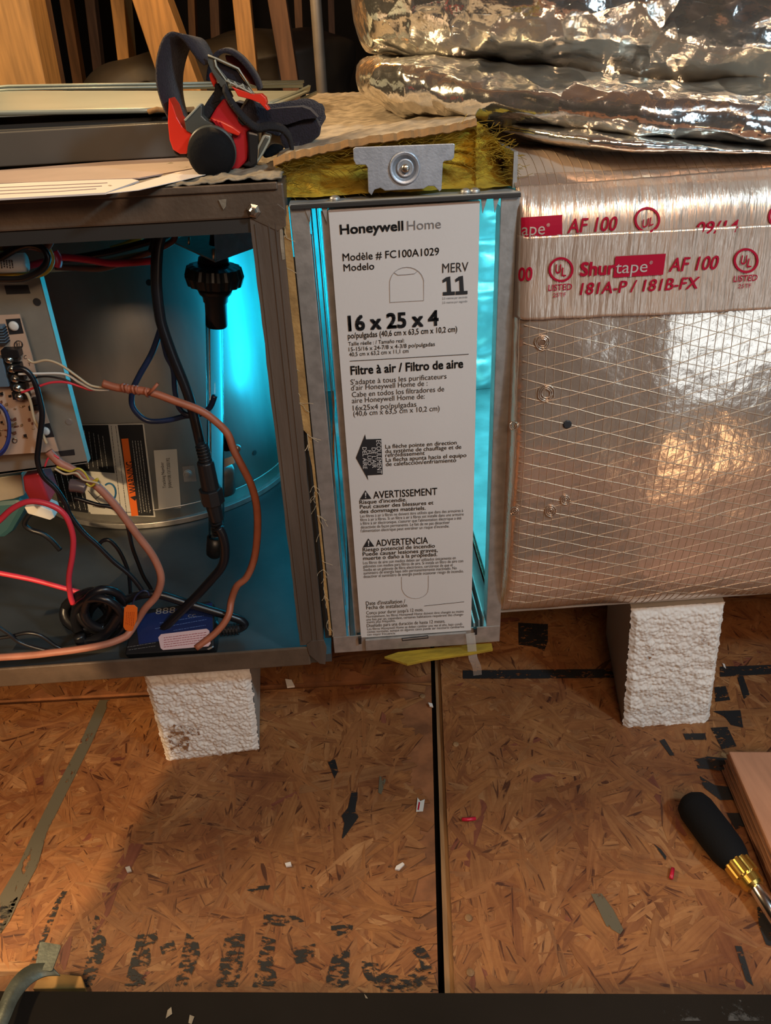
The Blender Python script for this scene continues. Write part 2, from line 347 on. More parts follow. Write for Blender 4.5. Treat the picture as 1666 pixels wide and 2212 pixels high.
# text -------------------------------------------------------------
_txt = {}
def glyphs(s, bold=0):
    key = (s, 0); bold = 0
    if key in _txt: return _txt[key]
    c = bpy.data.curves.new('t', 'FONT'); c.body = s; c.size = 1; c.offset = bold; c.resolution_u = 3
    o = bpy.data.objects.new('t', c); COL.objects.link(o)
    dg = bpy.context.evaluated_depsgraph_get(); me = bpy.data.meshes.new_from_object(o.evaluated_get(dg))
    v = np.empty(len(me.vertices) * 3); me.vertices.foreach_get('co', v); v = v.reshape(-1, 3)
    f = [tuple(p.vertices) for p in me.polygons]
    bpy.data.objects.remove(o); bpy.data.meshes.remove(me); bpy.data.curves.remove(c)
    _txt[key] = (v, f); return _txt[key]
CAPH = float(glyphs('H', 0)[0][:, 1].max())
def text_quad(mb, s, q, proj, bold=0., caps=True, shear=0.):
    """q = TL,TR,BR,BL of the cap-height box in pixels"""
    v, f = glyphs(s, 0)
    if not len(v): return mb
    if bold > 0:
        sh = [(-bold, -bold), (bold, -bold), (bold, bold), (-bold, bold)] + ([(-bold, 0), (bold, 0)] if bold > .015 else [])
        k = len(v); f = [tuple(i + q * k for i in t) for q in range(len(sh)) for t in f]
        v = np.concatenate([v + np.array([a, b, 0]) for a, b in sh])
    x0, x1 = v[:, 0].min(), v[:, 0].max()
    out = []
    for p in v:
        u = (p[0] - x0) / (x1 - x0) + shear * p[1] / CAPH; t = 1 - p[1] / CAPH
        tx = q[0][0] * (1 - u) + q[1][0] * u; ty = q[0][1] * (1 - u) + q[1][1] * u
        bx = q[3][0] * (1 - u) + q[2][0] * u; by = q[3][1] * (1 - u) + q[2][1] * u
        out.append(proj(tx * (1 - t) + bx * t, ty * (1 - t) + by * t))
    return mb.add(out, f)
VX, VY = 967., 3821.
def qline(x0, y0, x1, h, sl=-.064):
    y1 = y0 + sl * (x1 - x0)
    up = lambda x, y: (x - (VX - x) / (VY - y) * h, y - h)
    return [up(x0, y0), up(x1, y1), (x1, y1), (x0, y0)]
def text(name, s, x0, y0, x1, h, m, parent, proj, bold=0., sl=-.064, shear=0.):
    mb = text_quad(MB(), s, qline(x0, y0, x1, h, sl), proj, bold, shear=shear)
    return mb.build(name, m, parent)

# ================================================================== SETTING
FZ = -.179
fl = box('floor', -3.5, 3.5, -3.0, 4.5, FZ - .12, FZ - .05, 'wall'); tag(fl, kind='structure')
SX0 = .0615; SX1 = .0715      # seam between the two panels (runs nearly in depth)
def osb_panel(name, corners, seed, nfl, sizes=(1, 1)):
    """corners = 4 xy points; a board with real flakes pressed on top"""
    P = [Vector((a, b, FZ)) for a, b in corners]
    b = MB().prism([p - Vector((0, 0, .0006)) for p in P], (0, 0, -.018)).build(name, 'osbbase', fl)
    rnd = random.Random(seed); V = []; Fc = []; Cc = []; UV = []
    pal = [tuple(c * .84 for c in q) for q in [(.37, .150, .046), (.39, .166, .054), (.34, .132, .040), (.42, .19, .066), (.30, .112, .035), (.38, .156, .047), (.36, .158, .056), (.25, .075, .036), (.46, .225, .085)]]
    wts = [6, 6, 6, 2, 3, 6, 4, .45, .7]
    def inside(u, v): return P[0].lerp(P[1], u).lerp(P[3].lerp(P[2], u), v)
    def clampp(q):
        # clamp to convex quad
        for i in range(4):
            a, c = P[i], P[(i + 1) % 4]; e = (c - a); nrm = Vector((-e.y, e.x, 0)).normalized()
            d = (q - a).dot(nrm)
            if d < 0: q = q - nrm * d
        return q
    for i in range(nfl):
        c = Vector((rnd.uniform(max(-.80, P[0].x), min(.70, P[1].x + .02)), rnd.uniform(max(-.36, P[0].y), min(.75, P[3].y)), FZ))
        t = i / nfl
        Lh = rnd.uniform(.008, .050) ** 1.0 * (1.2 - .35 * t) * (1.6 if rnd.random() < .08 else 1); Wh = Lh * rnd.uniform(.06, .26) + .0012; Wh = min(Wh, .010)
        an = rnd.gauss(0, .9) + (PI / 2 if rnd.random() < .4 else 0)
        d = Vector((math.cos(an), math.sin(an), 0)); e = Vector((-d.y, d.x, 0))
        n = 5; pts = []; ta, tb_ = rnd.uniform(.1, .9), rnd.uniform(.1, .9); tp = [ta, .95, 1, .95, tb_]; bow = rnd.uniform(-.15, .15) * Wh * 2
        for k in range(n): pts.append((-Lh + 2 * Lh * k / (n - 1) + rnd.uniform(-.003, .003), bow * (k - 2) ** 2 / 2 - Wh * tp[k] * rnd.uniform(.7, 1.05)))
        for k in range(n): pts.append((Lh - 2 * Lh * k / (n - 1) + rnd.uniform(-.003, .003), bow * (k - 2) ** 2 / 2 + Wh * tp[4 - k] * rnd.uniform(.7, 1.05)))
        z = .00105 * t; tl = rnd.uniform(-.00022, .00022); tl2 = rnd.uniform(-.0001, .0001)
        k0 = len(V); col = rnd.choices(pal, wts)[0]; j = rnd.uniform(.88, 1.1); ou, ov = rnd.random() * 9, rnd.random() * 9
        for (a, bb) in pts:
            q = clampp(c + d * a + e * bb); V.append((q.x, q.y, FZ + z + tl * bb / Wh + tl2 * a / Lh + .0003))
        # skirts give each flake a thin edge
        for (a, bb) in pts:
            q = clampp(c + d * a + e * bb); V.append((q.x, q.y, FZ + z + tl * bb / Wh + tl2 * a / Lh - .0004))
        m = len(pts); Fc.append(tuple(k0 + k for k in range(m))); Cc.append((*[x * j for x in col], 1)); UV.append([(p[0] + ou, p[1] + ov) for p in pts])
        for k in range(m):
            k2 = (k + 1) % m; Fc.append((k0 + k, k0 + m + k, k0 + m + k2, k0 + k2)); Cc.append((*[x * j * .55 for x in col], 1))
            UV.append([(pts[k][0] + ou, pts[k][1] + ov)] * 2 + [(pts[k2][0] + ou, pts[k2][1] + ov)] * 2)
    me = bpy.data.meshes.new('wood_flakes'); me.from_pydata(V, [], Fc)
    ca = me.color_attributes.new('Col', 'FLOAT_COLOR', 'CORNER'); uvl = me.uv_layers.new(name='UVMap')
    cols = []; uvs = []
    for c_, u_ in zip(Cc, UV):
        for q in u_: cols += c_; uvs += q
    ca.data.foreach_set('color', cols); uvl.data.foreach_set('uv', uvs)
    me.materials.append(M['osb']); o = bpy.data.objects.new('wood_flakes', me); COL.objects.link(o); o.parent = b; o['kind'] = 'stuff'
    o.location = (0, 0, 0)
    return b
seam = lambda y, s: (.0465 + .0 + .115 * (y + .248) * .75 / 1.0 * .42 + (0 if s < 0 else .0095))
def sx(px, py): return G(px, py, FZ)
a0 = sx(931, 1440); a1 = sx(947, 2135); b0 = sx(952, 1440); b1 = sx(982, 2135)
def ext(p, q, y):
    t = (y - p.y) / (q.y - p.y); return (p.x + (q.x - p.x) * t, y)
yl = sx(780, 1488).y; yl0 = .117; gapy = .006
osb_panel('osb_panel', [(-1.1, -.75), ext(a0, a1, -.75), ext(a0, a1, yl0), (-1.1, yl0 + .028)], 3, 9500)
osb_panel('osb_panel', [(-1.1, yl0 + .038), ext(a0, a1, yl0 + .010), ext(a0, a1, 1.2), (-1.1, 1.2)], 5, 4500)
osb_panel('osb_panel', [ext(b0, b1, -.75), (1.15, -.75), (1.15, 1.2), ext(b0, b1, 1.2)], 9, 12500)
# joist seen in the gap
j0, j1 = ext(a0, a1, -.75), ext(a0, a1, 1.2)
MB().prism([Vector((j0[0] + .0055, -.75, FZ - .005)), Vector((j0[0] + .03, -.75, FZ - .004)), Vector((j1[0] + .03, 1.2, FZ - .004)), Vector((j1[0] + .0055, 1.2, FZ - .005))], (0, 0, -.03)).build('floor_joist', 'joist', fl)
for (a, b, c, d) in ((1012, 1985, 7, 0), (985, 1610, 6, 0), (1016, 2103, 9, 0), (913, 1506, 5, 0)):
    o = sx(a, b); MB().lathe([(0, .0035), (.0016, .0035), (.0022, .002)], (o.x, o.y, FZ + .0005), (0, 0, 1), 10).build('nail_head', 'joist', fl)
# attic shell
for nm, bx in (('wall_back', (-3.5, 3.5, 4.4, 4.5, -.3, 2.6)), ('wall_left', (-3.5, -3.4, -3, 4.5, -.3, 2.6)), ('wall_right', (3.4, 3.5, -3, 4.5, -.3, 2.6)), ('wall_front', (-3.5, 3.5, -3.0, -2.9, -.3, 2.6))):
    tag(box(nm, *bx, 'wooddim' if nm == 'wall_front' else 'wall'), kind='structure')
ce = box('ceiling', -3.5, 3.5, -3, 4.5, 2.2, 2.3, 'wooddim'); tag(ce, kind='structure')
for i in range(7): box('rafter', -3 + i * .9, -2.92 + i * .9, -2.9, 4.4, 2.05, 2.199, 'wood', ce)

# worn stencil marks on the boards
def mark(pts, m='stencil', name='stencil_mark'):
    P = [G(x, y, FZ + .0021) for x, y in pts]
    tri = tessellate_polygon([P]); return link(name, P, [tuple(t) for t in tri], m, fl)
mark([(215, 1512), (238, 1512), (200, 1600), (150, 1700), (100, 1800), (82, 1868), (46, 1935), (20, 1990), (0, 2018), (0, 1935), (40, 1868), (67, 1810), (122, 1700), (170, 1610)], 'smudge', 'paint_stripe')
for q in ([(139, 1918), (146, 1925), (128, 1955), (105, 2015), (84, 2061), (70, 2093), (60, 2093), (90, 2020), (118, 1950)],
          [(0, 1955), (28, 1945), (40, 1935), (24, 1975), (0, 2020)],
          [(206, 1977), (214, 1980), (215, 2005), (229, 2030), (225, 2060), (211, 2099), (196, 2132), (174, 2132), (181, 2095), (197, 2040), (200, 2000)],
          [(298, 2019), (338, 2015), (341, 2030), (322, 2045), (326, 2070), (312, 2129), (268, 2129), (284, 2070)], [(345, 2045), (375, 2030), (380, 2050), (350, 2062)],
          [(403, 2015), (415, 2022), (428, 2034), (432, 2060), (420, 2090), (402, 2129), (378, 2129), (390, 2070)],
          [(488, 2014), (529, 2018), (526, 2075), (512, 2131), (466, 2131), (478, 2066)],
          [(567, 2022), (596, 2030), (590, 2070), (598, 2115), (590, 2132), (545, 2132), (556, 2080)], [(625, 2050), (681, 2038), (678, 2075), (640, 2082)],
          [(570, 1975), (640, 1978), (658, 1990), (610, 2000), (568, 1998)], [(715, 2000), (762, 1996), (762, 2012), (730, 2022), (716, 2014)],
          [(705, 2110), (720, 2060), (756, 2050), (752, 2132), (704, 2132)],
          [(533, 1923), (560, 1914), (584, 1912), (578, 1924), (545, 1926)], [(650, 1914), (672, 1910), (676, 1918), (655, 1922)]):
    mark(q)
def ring(cx, cy, rx, ry, w_, a0_, a1_, m='stencil', sk=0):
    o = []; n = 14
    for i in range(n + 1):
        a = a0_ + (a1_ - a0_) * i / n; o.append((cx + rx * math.cos(a) - sk * ry * math.sin(a), cy + ry * math.sin(a)))
    for i in range(n, -1, -1):
        a = a0_ + (a1_ - a0_) * i / n; o.append((cx + (rx - w_) * math.cos(a) - sk * (ry - w_) * math.sin(a), cy + (ry - w_) * math.sin(a)))
    return mark(o, m)
ring(857, 2085, 76, 58, 36, .2, PI * 1.05); ring(857, 2090, 76, 66, 24, -.9, .2)
for q in ([(1120, 1345), (1184, 1348), (1184, 1385), (1176, 1406), (1150, 1395), (1121, 1393)],): mark(q, 'stencil_solid')
mark([(1000, 1448), (1320, 1445), (1330, 1464), (1130, 1466), (1000, 1466)], 'stencil_solid'); mark([(1556, 1440), (1666, 1436), (1666, 1456), (1556, 1462)], 'stencil_solid')
for q in ([(1592, 1460), (1606, 1460), (1620, 1500), (1608, 1510)], [(1544, 1484), (1568, 1482), (1578, 1512), (1546, 1516)], [(1540, 1536), (1600, 1534), (1606, 1572), (1580, 1566), (1566, 1548)],
          [(1476, 1584), (1524, 1584), (1526, 1598), (1482, 1598)], [(1536, 1572), (1572, 1570), (1592, 1612), (1560, 1618)], [(1503, 1640), (1530, 1634), (1570, 1638), (1578, 1670), (1540, 1662), (1508, 1660)],
          [(1512, 1676), (1545, 1696), (1580, 1700), (1590, 1728), (1556, 1728), (1520, 1700)], [(1570, 1756), (1612, 1756), (1620, 1780), (1590, 1792)], [(1620, 1794), (1636, 1792), (1662, 1852), (1646, 1854)],
          [(1636, 1960), (1668, 1950), (1680, 2050), (1655, 2040), (1640, 2000)], [(1588, 2043), (1602, 2044), (1628, 2130), (1612, 2118)], [(1425, 1600), (1436, 1596), (1458, 1632), (1448, 1632)]):
    mark(q, 'stencil_solid')
mark([(1277, 1931), (1300, 1930), (1325, 1965), (1347, 2008), (1340, 2018), (1310, 2000)], 'smudge', 'grey_flake_mark'); mark([(1412, 1822), (1428, 1834), (1440, 1850), (1438, 1858)], 'stencil_solid')
mark([(760, 1708), (773, 1712), (768, 1750), (775, 1765), (750, 1800), (738, 1815), (744, 1778), (738, 1762), (752, 1745)], 'stencil_solid', 'tar_mark')
mark([(708, 1645), (724, 1640), (731, 1665), (723, 1682)], 'stencil_solid', 'tar_mark'); mark([(820, 1676), (834, 1684), (824, 1716), (817, 1712)], 'smudge', 'tar_mark')

# ================================================================== FURNACE CABINET (left)
YF = -.010
fc = empty('furnace_cabinet', (-.5, .3, -.022), 'brown painted open furnace cabinet lying on its side left of the filter', 'furnace')
box('top_panel', -1.05, -.030, YF, .68, .404, .4265, 'brown', fc, .0015)
box('bottom_rail', -1.05, -.052, YF, YF + .003, -.022, .0015, 'brown', fc, .004)
box('recess_shade_strip', -1.05, -.062, YF + .0035, YF + .016, -.0135, -.0105, 'dark', fc)  # dark strip painted for the shade in the recess behind the rail
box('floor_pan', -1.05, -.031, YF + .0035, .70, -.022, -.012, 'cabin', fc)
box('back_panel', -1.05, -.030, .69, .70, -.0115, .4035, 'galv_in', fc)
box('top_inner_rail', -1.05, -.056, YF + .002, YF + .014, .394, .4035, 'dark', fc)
po = MB()
n = 26
for i in range(n):      # worn end post, edges slightly wavy
    z0 = .0046 + (.404 - .0046) * i / n; z1 = .0046 + (.404 - .0046) * (i + 1) / n
    wv = lambda z: .0012 * noise.noise(Vector((z * 40, 3, 0)))
    a0_, a1_ = wv(z0), wv(z1)
    xl0 = -.0565 - .004 * (1 - z0 / .4); xl1 = -.0565 - .004 * (1 - z1 / .4)
    po.add([(xl0 + a0_, YF, z0), (-.034 - .003 * (1 - z0 / .4) + wv(z0 + 5), YF, z0), (-.034 - .003 * (1 - z0 / .4), YF + .03, z0), (xl0, YF + .03, z0),
            (xl1 + a1_, YF, z1), (-.034 - .003 * (1 - z1 / .4) + wv(z1 + 5), YF, z1), (-.034 - .003 * (1 - z1 / .4), YF + .03, z1), (xl1, YF + .03, z1)],
           [(0, 1, 5, 4), (1, 2, 6, 5), (2, 3, 7, 6), (3, 0, 4, 7)])
po.build('end_post', 'brown_worn', fc)
for k, (a, b) in enumerate(((.06, .9), (.5, .5), (.72, .25))):   # pressed ridges down the post
    MB().tube([(-.0545 + a * .022 - .004, YF - .0002, .01), (-.0545 + a * .022, YF - .0002, .40)], .0006, 6).build('post_ridge', 'brown_worn', fc)
MB().prism([F(x, y, YF - .0006) for x, y in [(536, 446), (600, 440), (616, 452), (618, 488), (600, 500), (545, 474)]], (0, .001, 0)).build('corner_gusset', 'brown', fc, bevel=.0004)
bo = F(548, 455, YF - .001)
MB().lathe([(0, .0052), (.0012, .0050), (.0016, .0032), (.0046, .0030), (.0056, .0018)], bo, (0, -1, 0), 6).build('hex_bolt', 'screw', fc)
MB().prism([F(x, y, YF - .0012) for x, y in [(472, 432), (489, 430), (488, 446), (483, 453), (479, 447)]], (0, .001, 0)).build('tar_drip', 'dust', fc)
MB().prism([F(x, y, YF - .001) for x, y in [(662, 1393), (672, 1385), (700, 1383), (706, 1400), (703, 1436), (690, 1434), (668, 1415)]], (0, .002, 0)).build('bottom_corner_cap', 'brown_worn', fc, bevel=.0006)
for q in [(604, 505, 612, 505, 616, 560, 609, 560), ]:
    MB().prism([F(x, y, YF - .0005) for x, y in [(604, 490), (611, 498), (616, 560), (610, 562), (606, 530)]], (0, .0006, 0)).build('scraped_patch', 'dust', fc)
# top rail face and small flange line
box('top_rail_trim', -1.05, -.034, YF - .0025, YF, .4225, .4275, 'brown', fc, .0008)
# dusty debris on top front edge
def lumpsheet(name, quad, nx, ny, zf, m, parent, seed=0, th=None, smooth=True):
    V = []; Fc = []
    for j in range(ny + 1):
        for i in range(nx + 1):
            u, v = i / nx, j / ny
            p = quad[0].lerp(quad[1], u).lerp(quad[3].lerp(quad[2], u), v)
            V.append(zf(p, u, v))
    for j in range(ny):
        for i in range(nx): a = j * (nx + 1) + i; Fc.append((a, a + 1, a + nx + 2, a + nx + 1))
    o = link(name, V, Fc, m, parent, smooth)
    if th: s_ = o.modifiers.new('solid', 'SOLIDIFY'); s_.thickness = th
    return o
dq = [Vector((-.16, YF + .001, .4275)), Vector((-.031, YF + .001, .4275)), Vector((-.031, .13, .4275)), Vector((-.16, .13, .4275))]
lumpsheet('settled_dust', dq, 60, 40, lambda p, u, v: p + Vector((0, 0, max(0, .004 * (u - .15) + .0025 * noise.fractal(p * 90, 1, 2, 4)))), 'dust', fc, th=.001)['kind'] = 'stuff'

# gap and torn yellow edge between furnace and filter box
tg = MB(); rr = random.Random(4); up = []; lo = []
for i in range(41):
    t = i / 40; z = .41 - .40 * t; x = -.0365 + .0012 * t
    wv = .0045 * noise.noise(Vector((t * 9, 1.7, 0))) + .0015 * noise.noise(Vector((t * 40, 5, 0))) + (.005 if .05 < t < .45 else -.002 - .001 * t)
    up.append(Vector((x - max(wv, -.003) + .002, -.0045, z))); lo.append(Vector((-.0288, -.0045, z)))
for i in range(40): tg.add([up[i], up[i + 1], lo[i + 1], lo[i], up[i] + Vector((0, .004, 0)), up[i + 1] + Vector((0, .004, 0)), lo[i + 1] + Vector((0, .004, 0)), lo[i] + Vector((0, .004, 0))], [(0, 1, 2, 3), (0, 4, 5, 1), (7, 6, 5, 4)])
te = tg.build('gasket_strip', 'gasket'); tag(te, 'torn yellow-brown gasket strip standing between the furnace post and the filter cabinet', 'gasket')
fb = MB()
for i in range(46):
    i0 = rr.randrange(40); p = up[i0].copy(); L_ = rr.uniform(.004, .016); an = rr.uniform(-2.6, -.3)
    pts = [p]
    for k in range(4): an += rr.uniform(-.5, .5); pts.append(pts[-1] + Vector((math.cos(an) * L_ / 4, rr.uniform(-.0012, .0004), math.sin(an) * L_ / 4)))
    fb.tube(pts, .00022, 4)
o = fb.build('frayed_fibers', 'beige', te); o['kind'] = 'stuff'

# ================================================================== BLOWER HOUSING
bh = empty('blower_housing', (BC.x, BC.y, -.011), 'rounded galvanised blower housing standing inside the furnace cabinet', 'blower')
bm = MB()
def bplan(a, off=0):   # angle from +x axis; spiral growing towards the outlet on the right
    r = BR + off + (max(0, math.radians(-28) - 0) if 0 else 0)
    return Vector((BC.x + r * math.cos(a), BC.y + r * math.sin(a)))
def shell(mb, off0, off1, z0, z1, a0_=math.radians(-200), a1_=math.radians(10), n=96):
    v = []; f = []
    for i in range(n + 1):
        a = a0_ + (a1_ - a0_) * i / n; p = bplan(a, off1); q = bplan(a, off0)
        v += [(q.x, q.y, z0), (p.x, p.y, z0), (p.x, p.y, z1), (q.x, q.y, z1)]
    for i in range(n):
        b = i * 4
        for k in range(4): f.append((b + k, b + (k + 1) % 4, b + 4 + (k + 1) % 4, b + 4 + k))
    mb.add(v, f); return mb
shell(MB(), -.003, 0, -.011, .402).build('scroll_wrap', 'drum', bh, True)
shell(MB(), -.003, .0065, -.0115, -.004).build('bottom_flange', 'galv', bh, False, .0008)
shell(MB(), .0, .0012, .0105, .0125).build('flange_bead', 'galv', bh, True)
# seam with dimples, screw plate, holes
for (x, y) in ((550, 978), (322, 610)):
    p = CYL(x, y, .0004); nrm = Vector((p.x - BC.x, p.y - BC.y, 0)).normalized()
    MB().lathe([(0, .0035), (.0006, .0035)], p, nrm, 14).build('punched_hole', 'dark', bh)
def cylpatch(name, q, m, parent, off=.0008, nx=8, ny=2, label=None):
    V = []; Fc = []
    for j in range(ny + 1):
        for i in range(nx + 1):
            u, v = i / nx, j / ny
            x = (q[0][0] * (1 - u) + q[1][0] * u) * (1 - v) + (q[3][0] * (1 - u) + q[2][0] * u) * v
            y = (q[0][1] * (1 - u) + q[1][1] * u) * (1 - v) + (q[3][1] * (1 - u) + q[2][1] * u) * v
            V.append(CYL(x, y, off))
    for j in range(ny):
        for i in range(nx): a = j * (nx + 1) + i; Fc.append((a, a + 1, a + nx + 2, a + nx + 1))
    return link(name, V, Fc, m, parent, True, 0, label)
def cp(off): return lambda x, y: CYL(x, y, off)
lb = cylpatch('warning_label', [(150, 917), (311, 915), (336, 1117), (196, 1110)], 'labelwhite', bh, .0008, 16, 4, 'black and orange warning label')
cylpatch('black_field', [(152, 919), (234, 918), (248, 1022), (166, 1016)], 'ink', lb, .0012, 8)
cylpatch('black_field', [(254, 918), (308, 917), (332, 1114), (284, 1114)], 'ink', lb, .0012, 8)
cylpatch('black_field', [(108, 1018), (176, 1020), (190, 1108), (130, 1100)], 'ink', lb, .0012, 8)
cylpatch('picture_field', [(176, 1022), (252, 1026), (262, 1114), (192, 1106)], 'labelwhite', lb, .0013, 8)
cylpatch('orange_band', [(262, 948), (277, 947), (299, 1114), (284, 1115)], 'orange', lb, .0016, 4)
t = MB(); text_quad(t, 'WARNING', [(280, 1066), (272, 998), (288, 996), (296, 1064)], cp(.0021), .01); t.build('printed_word', 'ink', lb)
t = MB(); P = [CYL(x, y, .0021) for x, y in [(281, 1074), (297, 1070), (292, 1082)]]; t.add(P, [(0, 1, 2)]); t.build('warning_triangle', 'ink', lb)
P = []
for i in range(15):
    a = -2.2 + 4.0 * i / 14; P.append(CYL(236 + 14 * math.cos(a), 1064 + 20 * math.sin(a), .0019))
MB().tube(P, .0012, 6).build('blue_arrow', mat('label_blue', (.02, .13, .28), .5), lb)
MB().tube([CYL(x, y, .0018) for x, y in [(190, 1060), (206, 1078), (226, 1096)]], .0004, 4).tube([CYL(x, y, .0018) for x, y in [(206, 1078), (222, 1066)]], .0004, 4).tube([CYL(x, y, .0018) for x, y in [(200, 1094), (226, 1098), (246, 1076)]], .0004, 4).build('line_drawing', 'ink', lb)
def scribble(parent, m, rows, proj, seed=1, name='fine_print', r=.0003):
    """rows of tiny dashes standing for print too small to read"""
    rn = random.Random(seed); mb = MB()
    for (x0, y0, x1, y1) in rows:
        L_ = math.hypot(x1 - x0, y1 - y0); t = 0
        while t < L_ - 2:
            d = rn.uniform(2, 7); a = t / L_; b = min((t + d) / L_, 1)
            p = proj(x0 + (x1 - x0) * a, y0 + (y1 - y0) * a); q = proj(x0 + (x1 - x0) * b, y0 + (y1 - y0) * b)
            mb.tube([p, q], r, 4); t += d + rn.uniform(1, 2)
    o = mb.build(name, m, parent); o['kind'] = 'stuff'; return o
scribble(lb, 'labelwhite', [(182 + i * 10, 930 + i * 3, 192 + i * 10, 1012) for i in range(5)] + [(286 + i * 6, 952, 306 + i * 6, 1108) for i in range(4)] + [(120 + i * 12, 1024 + i, 138 + i * 12, 1096 + i * 2) for i in range(5)], cp(.0016), 3)
scribble(lb, 'ink', [(240, 920, 262, 1112), (250, 920, 274, 1112)], cp(.0014), 4)
lb2 = cylpatch('tracking_label', [(332, 973), (382, 970), (391, 1097), (343, 1100)], 'labelwhite', bh, .0009, 6, 3, 'small white tracking label')
t = MB(); text_quad(t, 'Tracking Number', [(352, 1055), (346, 999), (353, 998), (359, 1054)], cp(.0016)); t.build('printed_line', 'ink', lb2)
t = MB(); text_quad(t, 'JHAH108.1317200192', [(364, 1055), (359, 990), (366, 989), (371, 1054)], cp(.0016)); t.build('printed_line', 'ink', lb2)
pl = cylpatch('motor_strap_plate', [(394, 1008), (420, 1006), (425, 1040), (398, 1041)], 'galv', bh, .003, 3)
p = CYL(405, 1024, .0035); nr = Vector((p.x - BC.x, p.y - BC.y, 0)).normalized()
MB().lathe([(0, .0058), (.0008, .0056), (.0010, .0042), (.0026, .0040), (.003, .0018)], p, nr, 18).build('screw', 'galv', bh)
# motor mount pieces behind the lamp tube
cap_ = MB().lathe([(0, .013), (.028, .013), (.034, .011)], F(484, 1060, .165), (.1, -.1, 1), 24).build('run_capacitor', 'galv', None, True)
tag(cap_, 'small silver canister with white label fixed to the blower behind the glass tube', 'capacitor')
MB().prism([F(x, y, .149) for x, y in [(462, 1000), (503, 985), (508, 1000), (466, 1018)]], (0, .001, 0)).build('paper_label', 'labelwhite', cap_)
MB().lathe([(0, .006), (.012, .006), (.014, .004)], F(492, 968, .16), (0, -.2, 1), 16).build('terminal_boot', 'matblack', cap_, True)
MB().lathe([(0, .004), (.006, .004)], F(513, 967, .16), (0, -1, .2), 12).build('wing_nut', 'galv', cap_, True)

# ================================================================== CONTROL PANEL + BOARD
cpn = empty('control_panel', (-.33, .06, .176), 'grey steel control panel plate carrying the circuit board at the far left', 'panel')
YP = .060
MB().prism([F(x, y, YP) for x, y in [(-160, 612), (86, 600), (188, 1000), (-80, 1036)]], (0, .0016, 0)).build('plate', 'panel', cpn, bevel=.0004)
MB().prism([F(x, y, YP) for x, y in [(84.5, 600), (86.5, 600), (190, 1000), (187.5, 1000)]], (0, .009, 0)).build('side_flange', 'panel', cpn)
MB().prism([F(x, y, YP) for x, y in [(-80, 1030), (188, 996), (188, 1001), (-80, 1036)]], (0, .010, 0)).build('bottom_flange', 'panel', cpn)
plate('slot', [(9, 617), (60, 616), (66, 634), (14, 636)], YP - .0003, .0006, 'ink', cpn)
for (x, y, r) in ((80, 652, .0032), (149, 911, .0028)):
    p = F(x, y, YP - .0002); MB().lathe([(0, r), (.0006, r)], p, (0, -1, 0), 14).build('punched_hole', 'ink' if r > .003 else 'galv', cpn)
plate('black_sticker', [(126, 975), (160, 971), (162, 983), (131, 986)], YP - .0004, .0005, 'ink', cpn)
YB = .048
cb = empty('circuit_board', (-.36, YB, .20), 'tan circuit board with black screw terminals mounted on the grey control panel', 'circuit board')
plate('board', [(-170, 690), (42, 679), (69, 770), (98, 890), (126, 975), (-100, 990)], YB, .0016, 'pcb', cb)
plate('copper_pad', [(12, 690), (43, 688), (51, 720), (20, 723)], YB - .0004, .0005, 'ink', cb)
plate('copper_pad', [(88, 918), (107, 914), (117, 944), (90, 946)], YB - .0004, .0005, 'ink', cb)
for (x, y) in ((30, 704), (98, 931)):
    MB().lathe([(0, .0042), (.0012, .0040), (.0018, .002)], F(x, y, YB - .001), (0, -1, 0), 16).build('round_standoff', 'white', cb, True)
def comp(x, y, w_, h, d, nm='component', m='black', bev=.0005):
    plate(nm, [(x, y), (x + w_, y - 1), (x + w_ + h * .26, y + h), (x + h * .26, y + h + 1)], YB - d, d - .0003, m, cb, bev)
comp(-20, 706, 24, 38, .008, 'grey_blue_relay', 'comp')
for k in range(6): comp(-18 + k * 1.6, 712 + k * 6, 24, 1.2, .0088, 'winding_line', 'ink', 0)
comp(0, 757, 38, 16, .010, 'terminal_cover'); 
for i, (x, y) in enumerate(((20, 777), (26, 797), (33, 818), (38, 838), (42, 857))):
    comp(x - 18, y - 9, 34, 15, .008, 'terminal_block')
    p = F(x, y, YB - .0085)
    MB().lathe([(0, .0037), (.0008, .0037), (.0012, .0026), (.0028, .0024), (.0032, .0012)], p, (0, -1, 0), 12).build('terminal_screw', 'screw', cb, True)
comp(60, 878, 25, 9, .006, 'terminal_block'); comp(66, 862, 14, 12, .006, 'terminal_block')
comp(-40, 776, 44, 60, .010, 'ice_cube_relay', 'comp')
rn = random.Random(11)
for k in range(34):
    x = rn.uniform(-5, 70); y = rn.uniform(845, 950)
    if x > 8 + (y - 690) * .28: continue
    if rn.random() < .5: MB().tube([F(x, y, YB - .001), F(x + rn.uniform(4, 9), y + rn.uniform(-2, 3), YB - .001)], .0006, 6).build('resistor', rn.choice(['pcbsolder', 'beige', 'brownwire', 'thermo']), cb, True)
    else: comp(x, y, rn.uniform(3, 7), rn.uniform(3, 6), .0015, 'chip', rn.choice(['pcbsolder', 'black', 'brownwire']), 0)
P = [F(40 + 9 * math.cos(a), 745 + 9 * math.sin(a), YB - .0006) for a in [2 * PI * k / 16 for k in range(16)]]
MB().tube(P, .0004, 4, True).build('ring_mark', 'ink', cb)
P = [F(32 + 5 * math.cos(a), 952 + 5 * math.sin(a), YB - .0006) for a in [2 * PI * k / 12 for k in range(12)]]
MB().tube(P, .0003, 4, True).build('ring_mark', 'ink', cb)
for s, q in (('RU', [(34, 740), (47, 739), (48, 749), (36, 750)]), ('C', [(51, 768), (57, 767), (58, 775), (52, 776)]), ('Y', [(60, 783), (66, 782), (67, 790), (61, 791)])):
    text_quad(MB(), s, q, lambda x, y: F(x, y, YB - .0006)).build('board_lettering', 'ink', cb)
